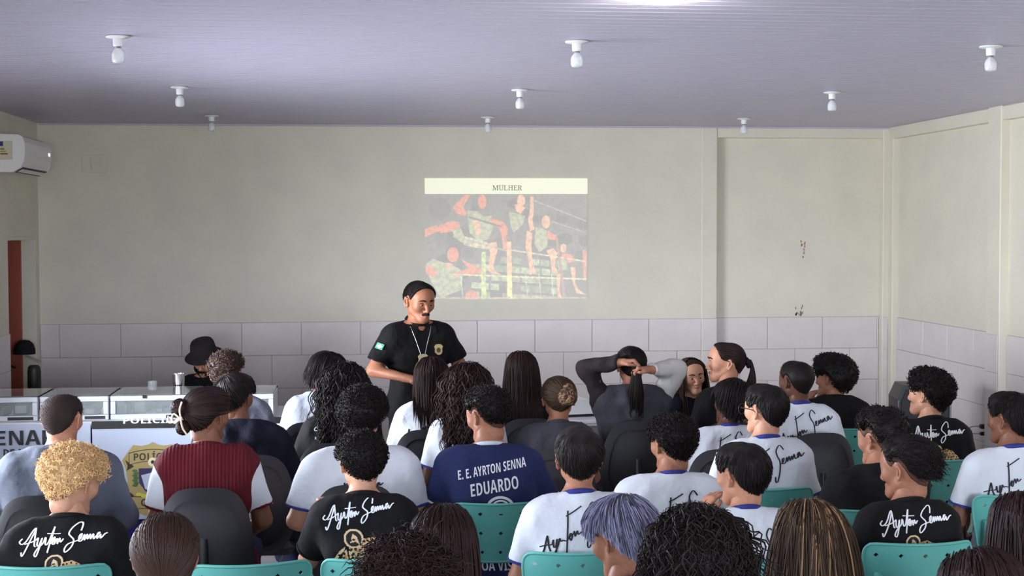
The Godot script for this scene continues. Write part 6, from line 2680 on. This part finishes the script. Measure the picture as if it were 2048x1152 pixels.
func folk() -> Array:
	return [
		{"x": -0.637, "z": -8.35, "s": 1.012, "hx": -0.1, "pose": "sit", "garment": "hood", "cloth": "slate", "garment_name": "hoodie", "hair": "curly_top", "hair_col": "curl_brown", "sides": "fade", "skin": "fair", "turn": [-12, 0, 0], "wide": 0.95, "label": "student in grey hoodie with short brown curls, seated behind the bucket hat", "group": "seated students"},
		{"x": -0.517, "z": -7.5, "s": 0.981, "hx": -0.105, "pose": "sit", "garment": "hood", "cloth": "deep_navy", "garment_name": "hoodie", "hair": "crop_full", "hair_col": "soft_black", "skin": "brown", "turn": [-25, -5, 0], "wide": 1.08, "label": "student in dark navy jacket looking to the right", "group": "seated students"},
		{"x": -0.257, "z": -8.7, "s": 0.985, "hx": 0.075, "pose": "hunch", "garment": "hood", "cloth": "heather", "garment_name": "hoodie", "hair": "mop", "hair_col": "black", "skin": "fair", "turn": [-40, -12, -14], "wide": 0.95, "label": "student in pale grey hoodie with black mop of hair, head tilted right", "group": "seated students"},
		{"x": -0.125, "z": -7.85, "s": 0.987, "hx": 0.063, "pose": "sit", "garment": "tee", "cloth": "black", "print": "script", "hair": "long_curly", "hair_col": "black", "skin": "tan", "turn": [-8, 0, 0], "wide": 0.95, "label": "student in black lettered shirt with long black curls", "group": "seated students"},
		{"x": 0.393, "z": -8.3, "s": 0.986, "hx": 0.035, "pose": "sit", "garment": "tee", "cloth": "white", "trim": "blue", "print": "signature", "hair": "bob", "hair_col": "red_black", "skin": "tan", "turn": [0, 0, 0], "wide": 0.9, "label": "student in white shirt with smooth dark bob", "group": "seated students"},
		{"x": 0.566, "z": -7.6, "s": 0.997, "hx": 0.016, "pose": "sit", "garment": "tee", "cloth": "white", "trim": "blue", "print": "signature", "hair": "long_curly", "hair_col": "red_black", "skin": "deep", "turn": [-6, 0, 0], "wide": 0.88, "label": "student in white shirt with very long dark curls", "group": "seated students"},
		{"x": 1.013, "z": -8.7, "s": 0.983, "hx": -0.022, "pose": "sit", "garment": "tee", "cloth": "black", "hair": "straight", "hair_col": "red_black", "skin": "tan", "turn": [0, 0, 0], "wide": 0.9, "label": "student in black top with long straight dark hair against the tiles", "group": "seated students"},
		{"x": 1.01, "z": -7.5, "s": 0.954, "hx": 0.055, "pose": "hunch", "garment": "tee", "cloth": "charcoal", "trim": "charcoal", "hair": "bun", "hair_col": "streak", "skin": "tan", "turn": [0, -6, 0], "wide": 0.95, "label": "student in grey shirt with hair twisted in a streaked bun", "group": "seated students"},
		{"x": 1.616, "z": -8.5, "s": 1.016, "hx": 0.013, "pose": "behind_head", "garment": "hood_body", "cloth": "charcoal", "garment_name": "hoodie", "sleeves": ["dark_brown", "pale"], "hair": "ponytail", "hair_col": "black", "skin": "tan", "turn": [0, -4, 0], "wide": 0.98, "label": "student stretching with both hands behind the head", "group": "seated students"},
		{"x": 2.146, "z": -8.4, "s": 1.033, "hx": 0.045, "pose": "sit", "garment": "tee", "cloth": "black", "print": "script", "hair": "ponytail", "hair_col": "red_black", "skin": "fair", "turn": [58, 2, 0], "yaw": 25, "wide": 0.95, "face": true, "tie": true, "label": "student with ponytail in black shirt turned in profile to the left", "group": "seated students"},
		{"x": 1.85, "z": -7.4, "s": 0.935, "hx": 0.129, "pose": "hunch", "garment": "tee", "cloth": "white", "trim": "blue", "print": "signature", "hair": "mop", "hair_col": "black", "skin": "deep", "turn": [6, -12, -16], "yaw": 0, "wide": 1, "label": "student in white shirt with thick black hair leaning right, beside the boy with glasses", "group": "seated students"},
		{"x": 2.513, "z": -7.9, "s": 0.983, "hx": -0.059, "pose": "sit", "garment": "tee", "cloth": "white", "trim": "blue", "print": "signature", "hair": "buzz", "hair_col": "black", "skin": "deep", "turn": [25, 0, 0], "label": "student in white shirt with close-cropped black hair, in front of the afro", "group": "seated students"},
		{"x": 2.966, "z": -8.6, "s": 0.93, "hx": -0.055, "pose": "chin", "garment": "hood", "cloth": "black", "garment_name": "hoodie", "hair": "afro", "hair_col": "black", "skin": "tan", "turn": [40, 0, 0], "label": "student with round black afro in black hoodie, hand at chin", "group": "seated students"},
		{"x": 1.901, "z": -6.7, "s": 0.976, "hx": 0.031, "pose": "sit", "garment": "tee", "cloth": "white", "trim": "blue", "print": "signature", "hair": "crop", "hair_col": "black", "skin": "light", "glasses": true, "turn": [34, 2, 0], "wide": 1.05, "label": "student with glasses in white shirt, short dark hair", "group": "seated students"},
		{"x": 3.047, "z": -7.4, "s": 0.96, "hx": -0.026, "pose": "sit", "garment": "tee", "cloth": "black", "print": "script", "hair": "curly_big", "hair_col": "black", "skin": "light", "turn": [40, 4, 0], "label": "student in black shirt with thick black curls near the loudspeaker", "group": "seated students"},
		{"x": -0.659, "z": -6.6, "s": 1.002, "hx": -0.009, "pose": "sit", "garment": "vest", "cloth": "maroon", "garment_name": "knitted_vest", "trim": "maroon", "hair": "claw", "clip": true, "hair_col": "red_black", "skin": "brown", "turn": [-32, -4, 0], "wide": 1.02, "label": "student in maroon knitted vest, hair held by a pale claw clip", "group": "seated students"},
		{"x": -0.006, "z": -6.6, "s": 0.988, "hx": 0.032, "pose": "sit", "garment": "tee", "cloth": "white", "trim": "blue", "print": "signature_left", "hair": "curly_big", "hair_col": "black", "skin": "light", "turn": [-8, -4, 0], "wide": 1.2, "deep": 1.05, "label": "broad student in white shirt with dark curls", "group": "seated students"},
		{"x": 0.624, "z": -6.5, "s": 0.99, "hx": -0.03, "pose": "hunch", "garment": "tee", "cloth": "navy", "trim": "white", "print": "jersey", "hair": "curly_top", "hair_col": "black", "sides": "fade_dark", "skin": "tan", "turn": [36, -12, 0], "wide": 1.1, "label": "student in navy jersey lettered EDUARDO", "group": "seated students"},
		{"x": -1.322, "z": -6.5, "s": 1.003, "hx": 0.016, "pose": "hunch", "garment": "hood", "cloth": "dusk", "garment_name": "hoodie", "hair": "buzz", "hair_col": "stubble", "gloss": 0.9, "skin": "fair", "turn": [-16, -6, 0], "wide": 1.12, "label": "student in blue-grey hoodie with shaved head at the left", "group": "seated students"},
		{"x": 2.235, "z": -6.15, "s": 0.915, "hx": 0.101, "pose": "hunch", "garment": "hood", "cloth": "black", "garment_name": "hoodie", "hair": "afro_top", "hair_col": "black", "sides": "fade_dark", "skin": "tan", "turn": [30, -6, 0], "wide": 1.1, "label": "student with high black fade in black hoodie", "group": "seated students"},
		{"x": 2.984, "z": -6.4, "s": 0.957, "hx": 0.027, "pose": "sit", "garment": "tee", "cloth": "white", "trim": "blue", "print": "signature", "hair": "crop_full", "hair_col": "black", "skin": "brown", "turn": [32, 0, 0], "wide": 1.05, "label": "student in white shirt with blue cuffs at the right edge", "group": "seated students"},
		{"x": 1.278, "z": -6, "s": 0.932, "hx": 0.074, "pose": "hunch", "garment": "tee", "cloth": "white", "trim": "blue", "print": "signature_low", "hair": "curly", "hair_col": "black", "skin": "tan", "turn": [22, -6, 0], "wide": 1.1, "label": "student in white shirt with short dark wavy hair, behind the padded chair", "group": "seated students"},
		{"x": 0.83, "z": -5.5, "s": 0.958, "hx": 0.02, "pose": "sit", "garment": "tee", "cloth": "white", "trim": "blue", "print": "signature", "hair": "crop", "hair_col": "soft_black", "skin": "tan", "turn": [-2, 0, 0], "label": "student in white shirt with close dark haircut, ears showing", "group": "seated students"},
		{"x": 0.047, "z": -5.8, "s": 0.916, "hx": -0.034, "pose": "shoulder", "garment": "tee", "cloth": "black", "print": "script_tilt", "hair": "curly", "hair_col": "black", "skin": "light", "turn": [14, -8, 0], "wide": 1.05, "label": "student in black leopard shirt with tight dark curls", "group": "seated students"},
		{"x": -1.111, "z": -5.5, "s": 0.916, "hx": 0.063, "pose": "sit", "garment": "tee", "cloth": "black", "print": "script", "hair": "curly_big", "hair_col": "blond", "skin": "light", "turn": [-34, -18, 0], "wide": 1.08, "label": "student with blond curls in black lettered shirt", "group": "seated students"},
		{"x": 2.148, "z": -5.5, "s": 0.903, "hx": 0.013, "pose": "sit", "garment": "tee", "cloth": "black", "print": "script", "hair": "quiff", "hair_col": "black", "sides": "fade_dark", "skin": "tan", "turn": [40, -6, 0], "wide": 1.02, "label": "student in black lettered shirt with swept quiff and shaved sides", "group": "seated students"},
		{"x": 1.469, "z": -5.3, "s": 0.919, "hx": -0.019, "pose": "chin", "garment": "tee", "cloth": "white", "trim": "blue", "print": "signature_low", "hair": "crop", "hair_col": "black", "skin": "fair", "turn": [30, -4, 0], "wide": 0.98, "label": "student in white shirt with smooth black hair, hand to face", "group": "seated students"},
		{"x": 0.846, "z": -4.2, "s": 0.926, "hx": -0.055, "pose": "hunch", "garment": "tee", "cloth": "white", "trim": "blue", "print": "signature", "hair": "dyed", "hair_col": "lilac", "skin": "tan", "turn": [36, -20, 0], "label": "student with dyed lilac grey hair", "group": "seated students"},
		{"x": -0.533, "z": -4.1, "s": 0.937, "hx": -0.004, "pose": "sit", "garment": "tee", "cloth": "black", "print": "script", "hair": "low_bun", "hair_col": "chestnut", "skin": "tan", "turn": [4, -6, 0], "wide": 0.95, "label": "student with dark brown hair in a low bun", "group": "seated students"},
		{"x": 1.316, "z": -4.1, "s": 0.937, "hx": 0.004, "pose": "sit", "garment": "tee", "cloth": "white", "trim": "blue", "print": "signature", "hair": "streaked", "hair_col": "streak", "skin": "fair", "turn": [0, 0, 0], "wide": 0.95, "label": "student with long straight brown hair streaked blond", "group": "seated students"},
		{"x": 0.25, "z": -4.25, "s": 0.922, "hx": -0, "pose": "sit", "garment": "tee", "cloth": "white", "trim": "blue", "print": "signature", "hair": "straight", "hair_col": "red_black", "skin": "tan", "turn": [-8, -4, 0], "wide": 0.95, "label": "student with smooth reddish black hair behind the messy head", "group": "seated students"},
		{"x": 2.038, "z": -4.2, "s": 0.928, "hx": -0.01, "pose": "sit", "garment": "tee", "cloth": "white", "trim": "blue", "print": "signature", "hair": "straight", "hair_col": "red_black", "skin": "tan", "turn": [8, 0, 0], "wide": 0.95, "label": "student with long dark hair cut off by the right edge", "group": "seated students"},
		{"x": 0.128, "z": -3.7, "s": 0.936, "hx": -0.001, "pose": "sit", "garment": "tee", "cloth": "white", "trim": "blue", "print": "signature", "hair": "messy", "hair_col": "red_black", "skin": "tan", "turn": [0, -8, 0], "wide": 0.95, "label": "student with messy dark hair at the bottom edge", "group": "seated students"},
		{"x": 0.892, "z": -3.7, "s": 0.967, "hx": -0.004, "pose": "sit", "garment": "tee", "cloth": "black", "print": "script", "hair": "big_curly", "hair_col": "soft_black", "skin": "tan", "turn": [0, -4, 0], "label": "student with huge mass of dark curls at the bottom", "group": "seated students"},
		{"x": 1.563, "z": -3.45, "s": 0.929, "hx": -0.006, "pose": "sit", "garment": "tee", "cloth": "white", "trim": "blue", "print": "signature", "hair": "straight", "hair_col": "red_black", "skin": "tan", "turn": [10, -10, 0], "wide": 0.95, "label": "student with sleek dark hair at the bottom right corner", "group": "seated students"},
	]


func chairs() -> void:
	chair_meshes()
	padded_chair(-0.637, -8.350, 0.0, "black padded chair of the student with the short brown curls")
	padded_chair(-0.517, -7.500, 0.0, "black padded chair of the student with the dark navy jacket")
	padded_chair(-0.257, -8.700, 0.0, "black padded chair of the student with the pale grey hoodie")
	padded_chair(-0.125, -7.850, 0.0, "black padded chair of the student with the long black curls")
	padded_chair(0.393, -8.300, 0.0, "black padded chair of the student with the dark bob")
	padded_chair(0.566, -7.600, 0.0, "black padded chair of the student with the very long curls")
	padded_chair(1.013, -8.700, 0.0, "black padded chair of the student with the straight dark hair against the tiles")
	padded_chair(1.010, -7.500, 0.0, "black padded chair of the student with the streaked bun")
	padded_chair(1.616, -8.500, 0.0, "black padded chair of the student with stretching arms")
	padded_chair(2.146, -8.400, 0.0, "black padded chair of the student with the ponytail")
	padded_chair(1.850, -7.400, 0.0, "black padded chair of the student with the thick black hair")
	padded_chair(2.513, -7.900, 0.0, "black padded chair of the student with the close-cropped black hair")
	teal_chair(2.966, -8.600, 0.0, "teal plastic chair of the student with the round afro")
	teal_chair(1.901, -6.700, 0.0, "teal plastic chair of the student with the boy with glasses")
	teal_chair(3.047, -7.400, 0.0, "teal plastic chair of the student with the thick curls near the loudspeaker")
	padded_chair(-0.659, -6.600, 0.0, "black padded chair of the student with the maroon vest")
	padded_chair(-0.006, -6.600, 0.0, "black padded chair of the student with the broad student in white")
	teal_chair(0.624, -6.500, 0.0, "teal plastic chair of the student with the navy jersey")
	padded_chair(-1.322, -6.500, 0.0, "black padded chair of the student with the shaved head")
	teal_chair(2.235, -6.150, 0.0, "teal plastic chair of the student with the high fade and black hoodie")
	teal_chair(2.984, -6.400, 0.0, "teal plastic chair of the student with the blue cuffs at the right edge")
	teal_chair(1.278, -6.000, 0.0, "teal plastic chair of the student with the short wavy hair")
	teal_chair(0.830, -5.500, 0.0, "teal plastic chair of the student with the close haircut in white")
	teal_chair(0.083, -5.475, 0.0, "teal plastic chair of the student with the leopard shirt")
	teal_chair(-1.111, -5.500, 0.0, "teal plastic chair of the student with the blond curls")
	teal_chair(2.148, -5.500, 0.0, "teal plastic chair of the student with the swept quiff")
	teal_chair(1.469, -5.300, 0.0, "teal plastic chair of the student with the smooth black hair")
	teal_chair(0.846, -4.200, 0.0, "teal plastic chair of the student with the dyed lilac hair")
	teal_chair(-0.533, -4.100, 0.0, "teal plastic chair of the student with the low bun")
	teal_chair(1.316, -4.100, 0.0, "teal plastic chair of the student with the streaked long hair")
	teal_chair(0.250, -4.250, 0.0, "teal plastic chair of the student with the smooth reddish black hair")
	teal_chair(2.038, -4.200, 0.0, "teal plastic chair of the student with the long dark hair at the right edge")
	teal_chair(0.128, -3.700, 0.0, "teal plastic chair of the student with the messy dark hair")
	teal_chair(0.892, -3.700, 0.0, "teal plastic chair of the student with the huge curls")
	teal_chair(1.563, -3.450, 0.0, "teal plastic chair of the student with the sleek dark hair")
	teal_chair(-0.401, -5.450, 0.1, "empty teal plastic chair beside the low bun")


func everyone() -> Array:
	var list := folk()
	list.append_array([
		{"id": "officer", "x": 0.4, "z": -9.3, "s": 0.985, "hx": 0.0, "pose": "stand", "yaw": 198.0, "garment": "tee", "cloth": "polo", "garment_name": "polo_shirt", "legs": "polo", "hair": "short", "hair_col": "black", "skin": "officer", "turn": [8, -12, 0], "wide": 1.12, "deep": 1.08, "face": true, "moustache": true, "gaze": 0.15, "lids": -0.22, "head": 1.06, "label": "officer standing in black polo with badge on a chain"},
		{"id": "host", "x": -1.15, "z": -11.25, "s": 0.87, "hx": 0.0, "pose": "sit", "yaw": 170.0, "garment": "tee", "cloth": "polo", "legs": "polo", "hair": "crop", "hair_col": "black", "skin": "fair", "turn": [-8, -22, 0], "wide": 1.12, "face": true, "beard": true, "moustache": true, "gaze": 0.2, "lids": -0.1, "head": 0.95, "label": "bearded man in black bucket hat behind the display cases"},
		{"id": "teacher", "x": 2.21, "z": -9.35, "s": 0.89, "hx": 0.02, "pose": "reach", "yaw": 196.0, "garment": "tee", "cloth": "deep_navy", "hair": "straight", "hair_col": "chestnut", "skin": "light", "turn": [-10, -4, -6], "wide": 0.95, "face": true, "smile": 0.004, "head": 0.96, "label": "smiling woman facing the room, arm along the white table"},
	])
	return list


func people() -> void:
	var knit := cloth("cloth_maroon", CLOTHS.maroon)
	var im := Image.create(64, 8, false, Image.FORMAT_RGB8)
	for x in 64:
		var h := 0.5 + 0.5 * cos(TAU * x / 16.0)
		for y in 8:
			im.set_pixel(x, y, Color(h, h, h))
	im.convert(Image.FORMAT_RGBA8)
	im.bump_map_to_normal_map(4.0)
	knit.normal_texture = ImageTexture.create_from_image(im)
	knit.normal_scale = 1.0
	triplanar(knit, 16.0)
	build_jobs()
	for p in everyone():
		var root := person(p)
		var H: Transform3D = root.get_meta("head")
		root.remove_meta("head")
		match p.get("id", ""):
			"officer":
				officer_gear(root, p)
			"host":
				bucket_hat(root, H)
				var f := garment_field(p.pose, p.garment)
				part(root, "name_patch", box_mesh(Vector3(0.05, 0.022, 0.003), 0.001), mats["banner_white"], on_front(f, 0.1, 0.93))
				part(root, "sleeve_patch", box_mesh(Vector3(0.045, 0.045, 0.003), 0.001), mats["banner_white"], on_front(f, 0.17, 0.84))
		if p.get("glasses", false):
			spectacles(root, H)
		if p.get("clip", false):
			claw_clip(root, H)
		if p.get("tie", false):
			var o := part(root, "hair_tie", ring(Vector3(0, 0.01, 0.135), Vector3(0, 0.25, 1).normalized(), 0.024, 0.024, 0.012, 18), cloth("black_cloth", srgb(30, 29, 32)))
			o.transform = H


func on_front(f: Field, x: float, y: float) -> Vector3:
	var z := -0.5
	for k in 60:
		var d := f.at(Vector3(x, y, z))
		if d < 0.0015:
			break
		z += d * 0.8
	return Vector3(x, y, z - 0.003)


func officer_gear(root: Node3D, p: Dictionary) -> void:
	var f := garment_field(p.pose, p.garment)
	var T := Transform3D(Basis.from_scale(Vector3(p.wide, 1, p.deep)), Vector3.ZERO)
	# polo collar: a stand round the neck and two flaps lying on the chest
	var s := skeleton("stand")
	var g := Geo.new()
	var pc := cloth("cloth_polo", CLOTHS.polo)
	var st := part(root, "collar_stand", ring(s.neck + Vector3(0, 0.036, 0.008), Vector3(0, 1, -0.45).normalized(), 0.062, 0.066, 0.0135), pc)
	st.transform = T
	for sg in [-1.0, 1.0]:
		g = Geo.new()
		var grid := []
		for r in 5:
			var row := []
			for c in 5:
				var u := c / 4.0
				var w := r / 4.0
				var q := Vector2(0.016, 1.462).lerp(Vector2(0.085, 1.468), u).lerp(Vector2(0.036, 1.385).lerp(Vector2(0.088, 1.415), u), w)
				row.append(on_front(f, sg * q.x, q.y) + Vector3(0, 0, -0.004))
			grid.append(row)
		for r in 4:
			for c in 4:
				g.face([grid[r][c], grid[r][c + 1], grid[r + 1][c + 1]], Vector3.FORWARD)
				g.face([grid[r][c], grid[r + 1][c + 1], grid[r + 1][c]], Vector3.FORWARD)
		g.soften(0.2)
		var fp := part(root, "collar_flap", g.mesh(), pc)
		fp.transform = T
	# chain with a metal badge
	for sg in [-1.0, 1.0]:
		g = Geo.new()
		var line := []
		for k in 7:
			var t := k / 6.0
			var x: float = lerpf(sg * 0.062, sg * 0.012, t) + 0.004
			var y := lerpf(1.45, 1.27, t)
			line.append(on_front(f, x, y) + Vector3(0, 0, -0.002))
		g.tube(smooth(line, 3), same(0.003, 19), 6)
		var ch := part(root, "chain", g.mesh(), mats["chrome"])
		ch.transform = T
	var bd := part(root, "metal_badge", prism_mesh(shield_outline(0.032, 0.036), -0.003, 0.003), mat("badge_metal", srgb(206, 196, 158), 0.35, 0.6))
	bd.transform = T * Transform3D(Basis(Vector3.UP, PI), on_front(f, 0.004, 1.24) + Vector3(0, 0, -0.006))
	part(bd, "badge_face", prism_mesh(oval(0, -0.002, 0.017, 0.014), 0.003, 0.005), mats["gold_dark"])
	# embroidered badge on the chest and flag on the sleeve
	var em := part(root, "chest_badge", prism_mesh(shield_outline(0.026, 0.036), -0.002, 0.002), mats["gold"])
	em.transform = T * Transform3D(Basis(Vector3.UP, PI - 0.15), on_front(f, -0.095, 1.3))
	part(em, "badge_face", prism_mesh(oval(0, -0.004, 0.012, 0.016), 0.002, 0.003), mats["gold_dark"])
	var sr: Vector3 = s.sr
	var er: Vector3 = s.er
	var at := sr.lerp(er, 0.35)
	var dir := (er - sr).normalized()
	var out := Vector3(0.75, 0, -0.66)
	out = (out - dir * out.dot(dir)).normalized()
	var fb := Basis(dir.cross(out), -dir, out).orthonormalized()
	var fl := part(root, "flag_patch", box_mesh(Vector3(0.05, 0.04, 0.003), 0.001), mats["flag_green"])
	fl.transform = T * Transform3D(fb, at + out * 0.069)
	part(fl, "flag_emblem", prism_mesh(PackedVector2Array([Vector2(-0.02, 0), Vector2(0, 0.014), Vector2(0.02, 0), Vector2(0, -0.014)]), 0.002, 0.003), mats["print_white"])


func bucket_hat(root: Node3D, H: Transform3D) -> void:
	var g := Geo.new()
	g.lathe([Vector2(0.155, 0.018), Vector2(0.152, 0.014), Vector2(0.108, 0.052), Vector2(0.104, 0.07), Vector2(0.096, 0.125), Vector2(0.085, 0.146), Vector2(0.05, 0.153), Vector2(0, 0.154)], 36)
	var m := part(root, "bucket_hat", g.mesh(), cloth("hat_cloth", srgb(38, 33, 36)))
	m.transform = H * Transform3D(Basis.from_scale(Vector3(0.98, 1, 1.1)), Vector3(0, 0.03, 0))
	var band := part(m, "hat_band", ring(Vector3(0, 0.06, 0), Vector3.UP, 0.1065, 0.1065, 0.003), cloth("hat_cloth", srgb(38, 33, 36)))
	band.set_meta("label", "stitched hat band")


func spectacles(root: Node3D, H: Transform3D) -> void:
	for s in [-1.0, 1.0]:
		var g := Geo.new()
		g.tube(smooth([Vector3(s * 0.062, 0.014, -0.1), Vector3(s * 0.08, 0.016, -0.05), Vector3(s * 0.086, 0.014, 0.0), Vector3(s * 0.084, -0.004, 0.03)], 5), same(0.0022, 16), 6)
		var a := part(root, "glasses_temple", g.mesh(), mats["black_plastic"])
		a.transform = H
		var r := part(root, "glasses_rim", ring(Vector3(s * 0.034, 0.004, -0.116), Vector3(s * 0.2, 0, 1).normalized(), 0.021, 0.026, 0.0018, 24), mats["black_plastic"])
		r.transform = H
	var g2 := Geo.new()
	g2.tube(smooth([Vector3(-0.012, 0.01, -0.119), Vector3(0, 0.013, -0.121), Vector3(0.012, 0.01, -0.119)], 4), same(0.002, 9), 6)
	var b := part(root, "glasses_bridge", g2.mesh(), mats["black_plastic"])
	b.transform = H


func claw_clip(root: Node3D, H: Transform3D) -> void:
	var m := mat("clip_cream", srgb(222, 204, 180), 0.35)
	var g := Geo.new()
	g.tube(smooth([Vector3(-0.02, 0.075, 0.165), Vector3(-0.022, 0.04, 0.176), Vector3(-0.015, 0.0, 0.175), Vector3(-0.012, -0.04, 0.165), Vector3(0.0, -0.07, 0.15)], 5), same(0.0042, 21), 7)
	var t := part(root, "claw_clip", g.mesh(), m)
	t.transform = H
	g = Geo.new()
	g.tube(smooth([Vector3(-0.02, 0.0, 0.176), Vector3(-0.05, 0.02, 0.18), Vector3(-0.065, -0.002, 0.176), Vector3(-0.05, -0.022, 0.172), Vector3(-0.02, 0.0, 0.176), Vector3(-0.06, -0.018, 0.172), Vector3(-0.095, -0.02, 0.16), Vector3(-0.1, 0.008, 0.158)], 5), same(0.0042, 36), 7)
	part(t, "clip_loop", g.mesh(), m)
